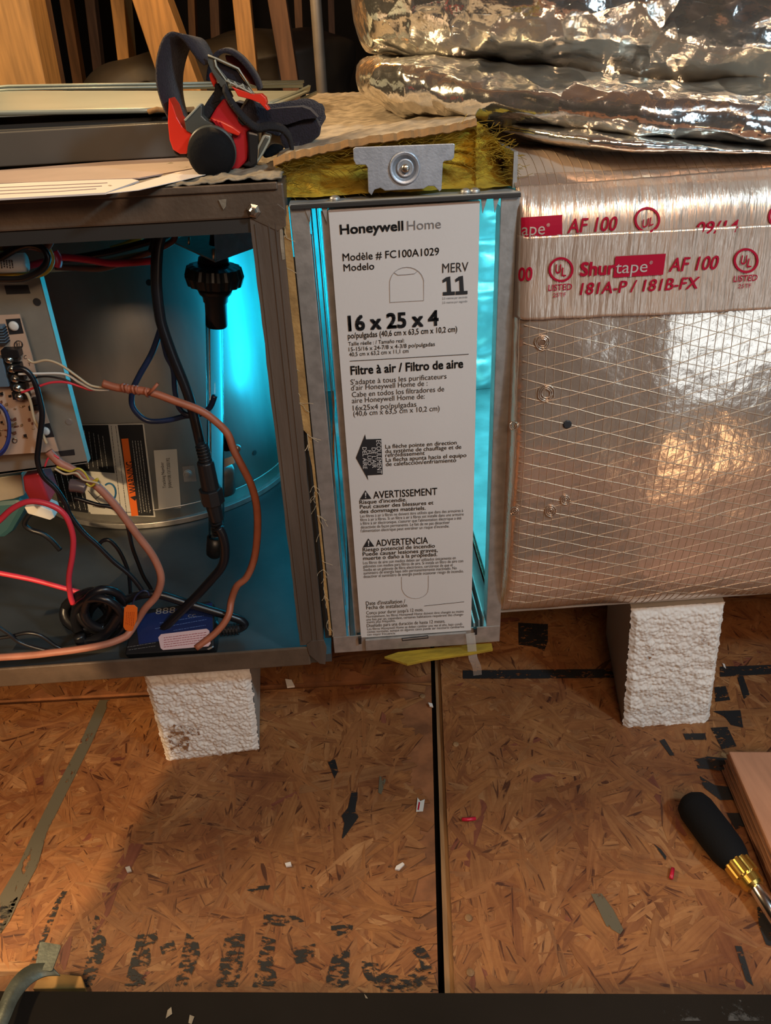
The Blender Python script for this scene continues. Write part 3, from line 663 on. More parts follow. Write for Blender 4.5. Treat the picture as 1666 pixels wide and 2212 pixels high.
cl = empty('wire_coil', (-.36, .03, .2), 'coil of blue wire standing on the circuit board at the left edge', 'coil')
for k in range(5):
    P = [F(-12 + (32 + 2.2 * math.sin(k * 2)) * math.cos(a), 925 + 56 * math.sin(a) + k * 1.5, .030 + .003 * k) for a in [2 * PI * i / 28 for i in range(28)]]
    MB().tube(P, .0011, 6, True).build('winding', mat('coil_blue', (.03, .05, .22), .4) if k == 0 else bpy.data.materials['coil_blue'], cl, True)

# ================================================================== ULTRAVIOLET LAMP
uv = empty('germicidal_lamp', (-.118, .12, .33), 'black screw collar fitting with clear glass tube hanging under the bracket', 'lamp')
YU = .12
br = empty('angle_bracket', (-.11, .10, .38), 'galvanised angle bracket holding the lamp under the top rail', 'bracket')
# horizontal shelf + upright leg
zc = F(465, 566, .075).z
A = F(465, 566, .075); Bp = F(372, 523, .13); Cp = F(545, 538, .11)
hp = on_plane((A.x, A.y, A.z), (0, 0, 1))
MB().prism([hp(465, 567), hp(372, 524), hp(430, 498), hp(465, 490), hp(550, 536)], (0, 0, .0014)).build('shelf', 'plate', br)
MB().prism([A, F(461, 474, .075), F(540, 474, .10), Cp], (.0005, .0014, 0)).build('upright_leg', 'plate', br)
MB().tube([F(462, 560, .074), F(462, 538, .074)], .0016, 8).build('bolt', 'screw', br, True)
MB().tube([F(408, 528, .11), F(409, 512, .11)], .0011, 8).build('bolt', 'screw', br, True)
top = F(462, 572, YU); ax = (F(468, 690, YU) - top).normalized(); sc = (top - CP).length / 1640
g = MB()
prof = [(0, 40), (6, 46), (10, 56), (40, 56)]
n = 34; o_ = top; a_ = ax.orthogonal().normalized(); b_ = ax.cross(a_)
v = []; f = []
for (t_, r_) in [(0, 40), (4, 52), (22, 57), (40, 52)]:
    for k in range(2 * n):
        an = PI * k / n; r2 = (r_ + (2.5 if k % 4 < 2 else 0)) * sc; v.append(o_ + ax * t_ * sc + (a_ * math.cos(an) + b_ * math.sin(an)) * r2)
for i in range(3):
    for k in range(2 * n): f.append((i * 2 * n + k, i * 2 * n + (k + 1) % (2 * n), (i + 1) * 2 * n + (k + 1) % (2 * n), (i + 1) * 2 * n + k))
f.append(tuple(range(2 * n))); f.append(tuple(3 * 2 * n + k for k in range(2 * n)))
MB().add(v, f).build('ribbed_collar', 'black', uv)
MB().lathe([(38 * sc, 40 * sc), (58 * sc, 32 * sc), (64 * sc, 26 * sc), (74 * sc, 25 * sc), (76 * sc, 22.5 * sc), (124 * sc, 22 * sc), (127 * sc, 20 * sc)], top, ax, 32).build('socket_neck', 'black', uv, True)
MB().lathe([(-22 * sc, 20 * sc), (-14 * sc, 30 * sc), (-2 * sc, 32 * sc)], top, ax, 24).build('cable_gland', 'black', uv, True)
tb0 = F(463, 672, YU); tb1 = F(468, 1160, .085)
MB().lathe([(0, .0082), ((tb1 - tb0).length, .0082), ((tb1 - tb0).length, .0072), (0, .0072)], tb0, tb1 - tb0, 32).build('glass_tube', 'quartz', uv, True)
MB().lathe([(0, .0088), (.014, .0088), (.021, .0085), (.024, .006)], F(466, 1160, .085), (F(463, 1200, .085) - F(466, 1160, .085)), 28).build('end_cap', 'black', uv, True)
MB().tube([F(452, 690, YU + .001), F(458, 1150, .086)], .0009, 6).build('filament_lead', 'galv', uv, True)

# ================================================================== WIRES
def W(name, pts, r, m, label, Y=.05, cat='wire', seg=8, group=None):
    o = wire(name, pts, r, m, None, seg, 6, Y); tag(o, label, cat, group); return o
W('red_wire', [(50, 577), (95, 566), (131, 556), (189, 561), (239, 569), (290, 567), (336, 563)], .0030, 'red', 'thick red wire running from the white sleeve along the top left', .075)
W('black_wire', [(120, 562), (176, 555), (240, 543), (315, 524), (350, 513), (390, 490), (418, 470)], .0030, 'cable', 'black wire rising right above the thick red wire', .085)
W('brown_wire', [(120, 577), (176, 580), (227, 579), (302, 553), (335, 541), (372, 522), (380, 500)], .0026, 'brownwire', 'brown wire crossing under the thick red wire', .095)
W('white_wire', [(92, 583), (130, 580), (176, 577), (252, 561), (330, 545)], .0026, 'beige', 'off-white wire behind the thick red wire', .10)
W('yellow_wire', [(335, 478), (322, 496), (302, 513), (272, 528), (240, 538)], .0026, 'yellow', 'yellow-green wire curving down from the top rail', .11)
W('looped_black_wire', [(-20, 562), (0, 558), (33, 538), (63, 529), (91, 536), (103, 556), (96, 576), (76, 591), (45, 602), (0, 603), (-20, 602)], .0028, 'cable', 'glossy black wire looped around the bundle at the upper left', .040)
W('looped_brown_wire', [(10, 540), (35, 526), (63, 513), (98, 506), (110, 520), (96, 538), (70, 534), (40, 530)], .0026, 'brownwire', 'dark brown wire loop above the black loop at the upper left', .046)
W('looped_yellow_wire', [(-20, 536), (25, 535), (60, 526), (95, 530), (111, 556), (106, 578), (86, 592), (50, 594), (-10, 590)], .0026, 'yellow', 'yellow wire looped behind the glossy black wire', .050)
sl = wire('crimp_sleeve', [(-30, 571, .045), (56, 567, .045)], .0075, 'labelwhite', None, 16, 1); tag(sl, 'white printed sleeve over the wire bundle at the left edge', 'sleeve')
scribble(sl, 'ink', [(2 + i * 6, 562, 4 + i * 6, 580) for i in range(5)], lambda x, y: F(x, y, .037), 8, r=.0004)
W('purple_wire', [(112, 545), (120, 560), (118, 572)], .0055, 'red', 'short maroon tie gathering the bundle beside the white sleeve', .060, 'tie')
W('black_wire', [(362, 488), (400, 492), (420, 484), (455, 478), (462, 500), (460, 530)], .0034, 'cable', 'black lead entering the lamp fitting from above', .125, 'cable')
W('black_wire', [(330, 490), (336, 520), (330, 545)], .004, 'cable', 'short black cable tie crossing the bundle beneath the top rail', .07, 'tie')
W('power_cable', [(375, 478), (358, 492), (345, 516), (339, 553), (338, 616), (345, 679), (353, 712), (373, 768), (403, 843), (418, 894), (432, 955), (440, 985)], .0046, 'cable', 'thick black power cable running down in front of the glass tube', .05, 'cable')
W('purple_cable', [(349, 700), (345, 716), (328, 763), (300, 813), (287, 843), (285, 874), (300, 897), (320, 909), (345, 910), (372, 906), (400, 899), (425, 897), (452, 882), (464, 855)], .0026, 'bluew', 'thin blue-black cable making a wide loop left of the glass tube', .065, 'cable')
W('blue_cable', [(350, 722), (360, 768), (374, 798), (378, 843), (386, 879), (405, 896), (430, 892)], .0024, 'bluew', 'short dark cable bending beside the thick power cable', .058, 'cable')
W('thermostat_cable', [(222, 828), (252, 837), (287, 841), (328, 848), (378, 866), (429, 885), (460, 905), (491, 936), (505, 972), (524, 1009), (544, 1051), (555, 1098), (556, 1154), (549, 1208), (533, 1247), (512, 1266), (500, 1297), (493, 1331, .020), (468, 1365, .012), (424, 1400, .003)], .0036, 'thermo', 'long terracotta thermostat cable arcing down the right of the compartment', .030, 'cable')
tw = MB()
for (x, y) in ((268, 838), (276, 840), (290, 842), (298, 843), (318, 848)):
    P = [F(x + 4 * math.cos(a) + 2 * math.sin(a), y + 8 * math.sin(a), .030 + .0045 * math.cos(a)) for a in [2 * PI * k / 14 for k in range(14)]]
    tw.tube(P, .0013, 6, True)
tw.tube([F(320, 852, .026), F(330, 842, .025), (F(341, 829, .024))], .0015, 6)
tag(tw.build('wire_wrap', 'thermo', None, True), 'wraps of stripped wire twisted around the terracotta cable', 'wire')
for nm, pts, m, lab, Yw in (
    ('beige_wire', [(60, 776), (73, 783), (101, 778), (131, 788), (164, 811), (197, 833), (234, 838)], 'beige', 'upper thin beige wire from the terminal screws', .030),
    ('white_thin_wire', [(40, 808), (83, 807), (139, 808), (171, 826), (202, 841), (235, 842)], 'white', 'thin white wire from the terminal screws', .033),
    ('thin_red_wire', [(46, 848), (88, 833), (113, 826), (144, 826), (176, 836), (197, 842), (232, 840)], 'pinkred', 'thin red wire from the lowest terminal screws', .035),
    ('thin_black_wire', [(36, 820), (63, 824), (80, 815), (110, 814), (145, 822), (180, 838), (228, 838)], 'cable', 'thin black wire from the middle terminal screw', .036)):
    W(nm, pts, .0011 if m != 'cable' else .0009, m, lab, Yw, seg=6)
W('white_board_wire', [(44, 842), (58, 850), (66, 868), (74, 905), (90, 935), (101, 958)], .0014, 'beige', 'pale wire hanging down the face of the circuit board', .036)
W('terminal_wire', [(30, 797), (53, 798), (73, 821), (86, 863), (91, 900), (84, 958), (81, 995), (93, 1028), (121, 1056), (140, 1085), (151, 1112), (180, 1150), (210, 1177), (245, 1212), (280, 1241), (305, 1272), (312, 1290)], .0025, 'cable', 'black wire sagging from the terminal block down to the blue ballast', .032, 'cable')
W('board_cable', [(105, 975), (112, 983), (130, 1000), (151, 1011), (179, 1028), (213, 1053), (252, 1095), (294, 1152), (331, 1202), (348, 1247), (338, 1286), (314, 1314), (297, 1340), (280, 1366, .016), (266, 1378, .012), (224, 1393, .006), (160, 1404, .002), (112, 1410, .001), (60, 1416, .001), (-20, 1421, .001)], .0038, 'thermo2', 'thick pale terracotta cable dropping below the control panel to the ballast', .026, 'cable')
W('yellow_tie_wire', [(122, 1008), (150, 1018), (168, 1012), (182, 1020), (196, 1040), (212, 1034), (198, 1050), (186, 1044)], .0010, 'yellow', 'thin yellow wire wound round the pale cable', .019, seg=6)
W('white_tie_wire', [(118, 1012), (140, 1024), (165, 1022), (180, 1036), (206, 1042), (214, 1046)], .0010, 'beige', 'thin cream wire wound round the pale cable', .018, seg=6)
W('red_arc_wire', [(-20, 1140), (0, 1123), (28, 1098), (64, 1083), (107, 1090), (140, 1112), (157, 1154), (157, 1196), (149, 1247), (152, 1285), (158, 1304)], .0028, 'pinkred', 'red wire arching over and down into the black cable coil', .028)
W('red_low_wire', [(-20, 1235), (0, 1238), (70, 1252), (130, 1268), (178, 1281)], .0027, 'pinkred', 'straight red wire running right towards the black cable coil', .06)
W('thin_red_loop', [(97, 1008), (104, 990), (116, 984), (128, 990)], .0009, 'pinkred', 'thin red wire curl under the panel corner', .024, seg=6)
W('black_loop_wire', [(210, 1180), (213, 1177), (222, 1168), (236, 1167), (252, 1182), (266, 1206), (277, 1235), (281, 1265), (282, 1284)], .0020, 'cable', 'thin black wire making a small open loop above the coil', .05)
W('black_long_wire', [(160, 1076), (174, 1079), (210, 1090), (247, 1098), (272, 1126), (286, 1182), (298, 1215), (310, 1245), (326, 1272), (334, 1300)], .0020, 'cable', 'thin black wire passing behind the pale cable', .045)
W('dark_cable', [(72, 1106), (60, 1116), (53, 1132), (66, 1144), (90, 1152), (110, 1166), (130, 1188)], .0028, 'cable', 'short dark cable hanging beneath the capacitor bracket', .12, 'cable')
W('floor_wire', [(-10, 1350), (20, 1370), (42, 1387), (80, 1400), (118, 1408)], .0018, 'cable', 'thin black wire sloping down at the lower left corner', .004)
W('floor_wire', [(-10, 1379), (25, 1374), (56, 1367), (80, 1370), (98, 1379), (120, 1395), (140, 1404)], .0018, 'cable', 'thin black wire humping over at the lower left corner', .008)
W('floor_cable', [(45, 1416, .001), (100, 1408, .002), (180, 1400, .006), (230, 1390, .010), (255, 1372), (270, 1352)], .0020, 'cable', 'black cable lying along the front lip beside the pale cable', .016, 'cable')
W('ballast_cable', [(262, 1300), (300, 1286), (342, 1284), (398, 1301), (457, 1319), (502, 1333), (522, 1341), (528, 1351), (508, 1360), (480, 1362)], .0044, 'cable', 'black cable lying across the top of the blue ballast', .030, 'cable')
W('lower_power_cable', [(472, 1140), (480, 1155), (486, 1184), (482, 1219), (457, 1252), (423, 1289), (384, 1328), (348, 1362), (318, 1376), (290, 1372)], .0046, 'cable', 'black cable curving from the inline connector down over the ballast', .026, 'cable')
# inline connector
ic = empty('inline_connector', (-.16, .035, .15), 'black inline cable connector with ribbed ends hanging before the glass tube', 'connector')
def seglathe(nm, x0, y0, x1, y1, r0, r1, m='black', Y=.038, sg=20):
    a = F(x0, y0, Y); b = F(x1, y1, Y); L_ = (b - a).length
    return MB().lathe([(0, r0 * .85), (L_ * .04, r0), (L_ * .96, r1), (L_, r1 * .85)], a, b - a, sg).build(nm, m, ic, False, .0004)
for k in range(5): seglathe('strain_rib', 436 + k * 1.7, 962 + k * 7, 437 + k * 1.7, 965.5 + k * 7, .0062, .0062)
seglathe('boot', 435, 958, 445, 1000, .0044, .0050)
seglathe('plug_body', 443, 996, 455, 1056, .0078, .0082)
seglathe('coupling_nut', 454, 1054, 461, 1086, .0110, .0112, sg=8)
seglathe('socket_body', 460, 1086, 469, 1124, .0075, .0066)
for k in range(5): seglathe('strain_rib', 467 + k * 1.4, 1127 + k * 6, 467.8 + k * 1.4, 1130 + k * 6, .0062, .0060)
seglathe('boot', 467, 1120, 475, 1156, .0046, .0046)
# coiled black cable
kc = empty('cable_coil', (-.27, .05, .0), 'tangled coil of thick black cable on the compartment floor left of the ballast', 'cable')
rn = random.Random(5)
for k in range(12):
    cx = 205 + rn.uniform(-22, 26); cy = 1330 + rn.uniform(-12, 14); rx = rn.uniform(36, 56); ry = rn.uniform(34, 46); ph = rn.uniform(-.6, .6)
    P = []
    for i in range(26):
        a = 2 * PI * i / 26; x = rx * math.cos(a); y = ry * math.sin(a)
        P.append(F(cx + x * math.cos(ph) - y * math.sin(ph), cy + x * math.sin(ph) + y * math.cos(ph), .024 + .0022 * k + .010 * math.sin(a + k)))
    MB().tube(P, .0046, 8, True).build('cable_turn', 'cable', kc, True)
MB().tube(smoothpath([F(x, y, .020) for x, y in [(170, 1372), (180, 1388), (205, 1384), (235, 1360), (262, 1320)]]), .006, 8).build('cable_end', 'cable', kc, True)
MB().tube([F(250 + 14 * math.cos(a), 1310 + 20 * math.sin(a), .036 + .01 * math.cos(a)) for a in [2 * PI * i / 16 for i in range(16)]], .003, 6, True).build('binding', 'matblack', kc, True)
# ballast
pb = F(270, 1412, .003); pt = F(300, 1316, .045)
d1 = F(455, 1396, .003) - pb; nrm = d1.cross(pt - pb).normalized()
bp_ = on_plane(pb, nrm)
if nrm.y > 0: nrm = -nrm
ba = empty('lamp_ballast', (-.2, .04, -.011), 'blue labelled electronic ballast lying on the compartment floor', 'ballast')
MB().prism([bp_(x, y) for x, y in [(268, 1414), (286, 1332), (298, 1318), (455, 1296), (462, 1302), (463, 1398), (452, 1404)]], -nrm * .022).build('case', 'black', ba, bevel=.002)
def bq(off):
    pl_ = on_plane(pb + nrm * off, nrm); return pl_
MB().prism([bq(.0006)(x, y) for x, y in [(292, 1330), (458, 1302), (460, 1366), (300, 1392)]], -nrm * .0005).build('blue_label', 'ballast', ba)
MB().prism([bq(.0012)(x, y) for x, y in [(342, 1377), (348, 1370), (446, 1358), (452, 1362), (455, 1390), (450, 1396), (352, 1404), (347, 1400)]], -nrm * .0005).build('paper_label', 'pink', ba)
scribble(ba, 'pinkink', [(354, 1378 + k * 5, 446, 1366 + k * 5) for k in range(5)], bq(.0015), 3, r=.0003)
text_quad(MB(), '888', qline(336, 1327, 378, 12, -.08), bq(.0012), 0, shear=.1).build('display_digits', 'galv', ba)
text_quad(MB(), 'CC', qline(407, 1334, 424, 6, -.1), bq(.0012), .0).build('printed_mark', 'galv', ba)
scribble(ba, mat('pale_blue_print', (.10, .16, .36), .5), [(345, 1346, 440, 1330), (335, 1358, 446, 1338), (375, 1362, 446, 1350)], bq(.0012), 9, r=.0003)
scribble(ba, 'galv', [(275, 1398, 336, 1388), (278, 1404, 338, 1395)], bq(.0008), 10, r=.0003)
for k in range(6):
    a = F(476 + k * 7, 1362 - k * .6, .030); MB().lathe([(0, .0062), (.0022, .0062)], a, (1, 0, .05), 12).build('strain_rib', 'black', ba)
MB().tube([F(462, 1345, .034), F(474, 1362, .03), F(520, 1356, .03)], .0045, 8).build('outlet_boot', 'black', ba, True)
ot = plate('orange_tag', [(268, 1314), (274, 1308), (290, 1308), (297, 1314), (296, 1338), (287, 1362), (281, 1365), (270, 1361), (266, 1354)], .014, .0012, 'orange', None, .0004)
tag(ot, 'small orange tag tied beside the black cable coil', 'tag')
scribble(ot, 'orangeink', [(274 + k * 4, 1322, 272 + k * 4, 1352) for k in range(5)], lambda x, y: F(x, y, .0136), 12, r=.00025)
W('tag_tie', [(285, 1312), (292, 1290), (306, 1277), (318, 1278), (322, 1286)], .0009, 'bluew', 'thin tie looping up from the orange tag', .016, 'tie', 6)
# pieces below the control panel
rb = plate('red_module', [(48, 1030), (84, 1022), (92, 1046), (108, 1086), (64, 1082), (52, 1060)], .075, .03, mat('red_translucent', (.45, .03, .04), .35), None, .002)
tag(rb, 'red plastic module tucked under the control panel', 'module')
wb = plate('white_bracket', [(52, 1096), (84, 1092), (112, 1104), (118, 1118), (108, 1124), (60, 1110)], .10, .02, 'white', None, .001); tag(wb, 'pale plastic clip under the red module', 'clip')
cc = MB().prism([F(x, y, .12) for x, y in [(-40, 1085), (40, 1078), (58, 1098), (28, 1150), (10, 1164), (-40, 1160)]], (0, .05, 0)).build('motor_housing', 'cyanplastic', None, False, .006)
tag(cc, 'dark teal motor housing at the left edge of the compartment', 'motor')
o = MB().prism([F(x, y, .10) for x, y in [(-60, 1040), (46, 1024), (52, 1070), (30, 1078), (-60, 1092)]], (0, .03, 0)).build('steel_bracket', 'panel', None, False, .001); tag(o, 'grey steel bracket hanging directly below the control panel', 'bracket')
nb = W('wire_nut', [(152, 1048), (172, 1050), (186, 1054)], [.006] * 12 + [.0045], mat('clear_grey_cap', (.10, .07, .07), .3), 'smoky wire nut below the pale terracotta cable', .022, 'wire nut')

# ================================================================== FILTER CABINET
fx = empty('filter_cabinet', (.055, .3, -.017), 'narrow galvanised steel filter cabinet between furnace and foil duct', 'filter cabinet')
XL, XR = -.028, .1405
box('left_flange', XL, -.0145, 0, .0012, .0036, .4085, 'galv', fx, .0004)
box('left_side', XL, XL + .0012, .0014, .03, -.016, .4085, 'galv_in', fx)
box('right_flange', .1265, XR, 0, .0012, .0036, .4085, 'galv', fx, .0004)
box('bottom_flange', XL, XR, 0, .0012, -.0172, .0034, 'galv', fx, .0004)
box('left_return', -.0157, -.0145, .0014, .022, .006, .385, 'galv', fx)
box('right_return', .1265, .1277, .0014, .018, .006, .40, 'galv', fx)
# side walls are open to furnace and duct: corner posts and top / bottom trays only
box('top_tray', XL, XR, -.001, .66, .4088, .4105, 'galv_in', fx)
box('bottom_tray', XL, XR, .0014, .66, -.016, -.0145, 'galv_in', fx)
box('back_wall', XL, XR, .655, .6565, -.014, .4086, 'galv_in', fx)
for i, (x, y) in enumerate(((-.0053, .004), (-.0150, .05), (-.0122, .09))):
    box('guide_rail', x - .0003, x + (.0050 if i == 0 else .0008), y, y + .0012, .004, .404 - .004 * (i > 0), 'galv' if i == 0 else 'galv_in', fx)
for i in range(5): box('vertical_rib', -.0265 + i * .0055, -.0248 + i * .0055, .60 - i * .004, .612 - i * .004, -.0142, .408, 'galv_in', fx)
for i, (x, w_) in enumerate(((.1145, .0014), (.1195, .001), (.1238, .001))):
    box('bottom_guide', x, x + w_, .006, .63, -.014, .004 + .004 * i, 'galv_in', fx)
for i, x in enumerate((-.0125, -.0055)): box('bottom_guide', x, x + .0012, .006, .63, -.014, .012, 'galv_in', fx)
for (x, d) in ((-.0155, 1), (-.0035, 1), (.1135, -1), (.1225, -1)):   # pressed V tabs under the top lip
    MB().prism([Vector((x - .002, -.001, .4086)), Vector((x + .003, -.001, .4086)), Vector((x + .0005 + .001 * d, -.001, .397))], (0, .0012, 0)).build('pressed_tab', 'galv', fx)
box('top_lip', XL + .001, XR, -.0035, -.0012, .4072, .4102, 'dark', fx, .0004)
for (x, y) in ((723, 422), (1026, 409), (1006, 412)):
    p = F(x, y, .006); MB().lathe([(0, .0042), (.002, .0036), (.0032, .0016)], (p.x, .006, .4108), (0, 0, 1), 14).build('rivet', 'galv', fx, True)
# catch plate standing up at the top with its dished washer
ct = MB(); YC = -.004
outl = [(763, 322), (764, 345), (769, 356), (790, 356), (794, 362), (796, 415), (803, 422), (809, 410), (822, 406), (832, 412), (915, 408), (925, 402), (938, 402), (950, 414), (954, 410), (957, 352), (960, 348), (976, 346), (981, 341), (983, 312), (979, 310), (768, 318)]
cat_ = plate('catch_plate', outl, YC, .0012, 'plate', fx, .0004, 'stamped zinc catch plate')
pc = F(874, 363, YC)
MB().lathe([(0, .0112), (.0012, .0108), (.0016, .0098), (-.0001, .0085), (-.0001, .0082)], (pc.x, YC - .0001, pc.z), (0, -1, 0), 40).build('dished_ring', 'plate', cat_, True)
MB().lathe([(0, .0062), (.0006, .0062), (.0008, .0050), (.0004, .0046)], (pc.x + .0004, YC - .0002, pc.z), (0, -1, 0), 30).build('washer', 'plate', cat_, True)
MB().lathe([(0, .0030), (.0030, .0028), (.0036, .0016)], (pc.x + .0006, YC - .0006, pc.z), (0, -1, 0), 16).build('rivet_head', 'screw', cat_, True)
# bottom ledge tab
lt_ = MB().prism([F(x, y, -.004) for x, y in [(789, 1384), (1008, 1368), (1010, 1392), (790, 1406)]], (0, .003, 0)).build('bottom_ledge', 'galv', fx, False, .0006, 'bent galvanised ledge under the filter')
MB().prism([F(x, y, -.0046) for x, y in [(868, 1379), (925, 1373), (926, 1379), (869, 1385)]], (0, .0006, 0)).build('slot', 'ink', lt_)
MB().prism([F(x, y, -.005) for x, y in [(870, 1380.6), (924, 1374.8), (924, 1377), (870, 1382.8)]], (0, .0006, 0)).build('slot_tongue', 'galv', lt_)
for (x, y) in ((778, 1385), (1028, 1365)): plate('black_clip', [(x - 4, y - 6), (x + 3, y - 7), (x + 3, y + 6), (x - 3, y + 7)], -.003, .003, 'black', fx)
# ================================================================== AIR FILTER
af = empty('air_filter', (.055, .3, .0), 'tall white cartoned air filter with black printing standing in the cabinet', 'air filter')
FXY = -.0005
cq = [(709, 454), (1037, 434), (1018, 1362), (780, 1378)]
ca = MB().prism([F(x, y, FXY) for x, y in cq], (0, .60, 0)).build('carton', 'carton', af, False, .0005)
YT = FXY - .0005
pf = lambda x, y: F(x, y, YT)
MB().prism([F(x, y, FXY - .0002) for x, y in [(709, 455), (1037, 435), (1037, 438.5), (709, 458.5)]], (0, .001, 0)).build('kraft_edge', 'kraft', af)
LN = [
 ('Honeywell', 735, 506, 872, 20, 'ink', .024), ('Home', 880, 497.5, 953, 20, 'inkgrey', -.002),
 ('Modèle # FC100A1029', 741, 564, 949, 16, 'ink', .006), ('Modelo', 743, 586, 809, 15, 'ink', .006),
 ('MERV', 956, 589.5, 1012, 20, 'ink', 0), 
 ('2.5 mètres par seconde', 956, 647, 1010, 4.5, 'inkgrey', 0), ('2.5 metros por segundo', 956, 656, 1010, 4.5, 'inkgrey', 0),
 ('16 x 25 x 4', 753, 714.5, 948, 31, 'ink', .032), ('po/pulgadas (40,6 cm x 63,5 cm x 10,2 cm)', 752, 731.5, 988, 12, 'ink', .009),
 ('Taille réelle : / Tamaño real:', 753, 747, 874, 8, 'ink', .004), ('15-15/16 x 24-7/8 x 4-3/8 po/pulgadas', 754, 759, 940, 8.5, 'ink', .004), ('40,5 cm x 63,2 cm x 11,1 cm', 755, 770, 883, 8.5, 'ink', .004),
 ('Filtre à air / Filtro de aire', 758, 809.5, 1001, 18, 'ink', .024),
 ("S'adapte à tous les purificateurs", 758, 831, 965, 11, 'ink', 0), ("d'air Honeywell Home de :", 759, 843.5, 924, 11, 'ink', 0), ('Cabe en todos los filtradores de', 761, 858, 960, 11, 'ink', 0), ('aire Honeywell Home de:', 761, 871, 918, 11, 'ink', 0),
 ('16x25x4 po/pulgadas', 763, 887, 900, 11, 'ink', 0), ('(40,6 cm x 63,5 cm x 10,2 cm)', 764, 899, 950, 11, 'ink', 0),
 ('La flèche pointe en direction', 833, 969, 987, 8.5, 'ink', .004), ('du système de chauffage et de', 833, 979, 997, 8.5, 'ink', .004), ('refroidissement', 833, 987.5, 918, 8.5, 'ink', .004),
 ('La flecha apunta hacia el equipo', 834, 997.5, 1008, 8.5, 'ink', .004), ('de calefacción/enfriamiento', 834, 1007, 986, 8.5, 'ink', .004),
 ('AVERTISSEMENT', 807, 1077, 945, 15, 'ink', .009), ("Risque d'incendie.", 777, 1089, 879, 8, 'ink', .009), ('Peut causer des blessures et', 778, 1099, 937, 8, 'ink', .009), ('des dommages matériels.', 778, 1109, 920, 8, 'ink', .009),
 ('Les filtres à air à fibres ne doivent être utilisés que dans des armoires à', 779, 1118, 1001, 6.2, 'ink', 0), ('filtre à air à fibres. Si un filtre à air à fibres est installé dans une armoire', 779, 1126, 1002, 6.2, 'ink', 0),
 ("à filtre à air électronique, s'assurer que l'alimentation électrique a été", 779, 1134, 997, 6.2, 'ink', 0), ('désactivée de façon permanente. Le fait de ne pas désactiver', 780, 1142, 972, 6.2, 'ink', 0), ("l'alimentation électrique peut entraîner un risque d'incendie.", 780, 1150, 971, 6.2, 'ink', 0),
 ('ADVERTENCIA', 813, 1180, 925, 13.5, 'ink', .009), ('Riesgo potencial de incendio', 784, 1191.5, 940, 8, 'ink', .009), ('Puede causar lesiones graves,', 784, 1201, 946, 8, 'ink', .009), ('muerte o daño a la propiedad.', 785, 1210, 945, 8, 'ink', .009),
 ('Los filtros de aire con medios deben ser utilizados únicamente en', 785, 1219, 985, 6.2, 'ink', 0), ('gabinetes con medios para filtros de aire. Si instala un filtro de aire con', 785, 1226.5, 1001, 6.2, 'ink', 0),
 ('medio en un gabinete de filtro electrónico, cerciórese de que el', 786, 1234, 978, 6.2, 'ink', 0), ('suministro de energía haya sido permanentemente inactivado. No', 786, 1241, 987, 6.2, 'ink', 0), ('desactivar el suministro de energía puede ocasionar riesgo de incendio.', 786, 1248.5, 1002, 6.2, 'ink', 0),
 ("Date d'installation /", 791, 1307.5, 876, 8, 'ink', .002), ('Fecha de instalación', 792, 1316.5, 880, 8, 'ink', .002),
 ("Conçu pour durer jusqu'à 12 mois.", 792, 1327.5, 915, 7, 'ink', 0), ('Normalement, les filtres Honeywell Home doivent être changés au moins', 792, 1334.5, 1002, 5.2, 'ink', 0), ('une fois par an; cependant, certaines habitations requièrent des change-', 792, 1341, 1002, 5.2, 'ink', 0), ('ments plus fréquents.', 793, 1346.5, 855, 5.2, 'ink', 0),
 ('Diseñado para una duración de hasta 12 meses.', 793, 1355, 962, 7, 'ink', 0), ('Los filtros Honeywell Home se deben cambiar una vez al año, bajo condi-', 794, 1361.5, 1000, 5.2, 'ink', 0), ('ciones normales, aunque en algunos casos puede ser necesario cambiarlos', 794, 1367.5, 1003, 5.2, 'ink', 0), ('con mayor frecuencia.', 794, 1373.5, 855, 5.2, 'ink', 0)]
for (s, x0, y0, x1, h, m, b) in LN:
    b = 0 if h < 7 else max(b, 0) * 1.0
    sl_ = -.064 if y0 < 900 else (-.060 if y0 < 1100 else (-.056 if y0 < 1250 else -.06))
    if y0 > 1240 and h < 6: sl_ = -.055
    text('printed_line', s, x0, y0, x1, h, m, ca, pf, b, sl_)
def line_px(pts, r, m, parent, name='printed_rule'):
    return MB().tube([pf(x, y) for x, y in pts], r, 4).build(name, m, parent)
line_px([(756, 780), (1013, 765)], .00022, 'ink', ca); line_px([(917, 1309), (1003, 1300)], .0002, 'ink', ca)
for dx, dy in ((0, 0), (27.5, -1.5)):
    flat11 = [(964 + dx, 599 + dy), (973 + dx, 597 + dy), (975 + dx, 630 + dy), (983 + dx, 629.5 + dy), (983 + dx, 637 + dy), (957 + dx, 638.5 + dy), (957 + dx, 631 + dy), (966 + dx, 630.5 + dy), (965 + dx, 607 + dy), (957 + dx, 611 + dy), (956 + dx, 605 + dy)]
    P = [pf(x, y) for x, y in flat11]; link('printed_numeral', P, [tuple(t) for t in tessellate_polygon([P])], 'ink', ca)
arch = [(843, 654)] + [(842.5 + 0 * i, 620 - i * 3) for i in range(5)] + [(843 + 36.5 * (1 - math.cos(PI * k / 12)), 610 - 33 * math.sin(PI * k / 12)) for k in range(1, 12)] + [(916, 606), (916, 649)]
line_px(arch + [(843, 653)], .0002, 'crease', ca, 'printed_arch'); line_px([(852, 589), (860, 594), (880, 593), (896, 591), (902, 586)], .0002, 'crease', ca, 'printed_arch')
tabp = [(868, 1246)] + [(868 + .2 * i, 1256 + i * 4) for i in range(5)] + [(898 - 28 * math.cos(PI * k / 10), 1272 + 21 * math.sin(PI * k / 10)) for k in range(1, 10)] + [(926, 1268), (926, 1243)]
line_px(tabp, .0002, 'crease', ca, 'tab_crease')
def flat(px, m, name, parent=ca, pr=pf):
    P = [pr(x, y) for x, y in px]; return link(name, P, [tuple(t) for t in tessellate_polygon([P])], m, parent)
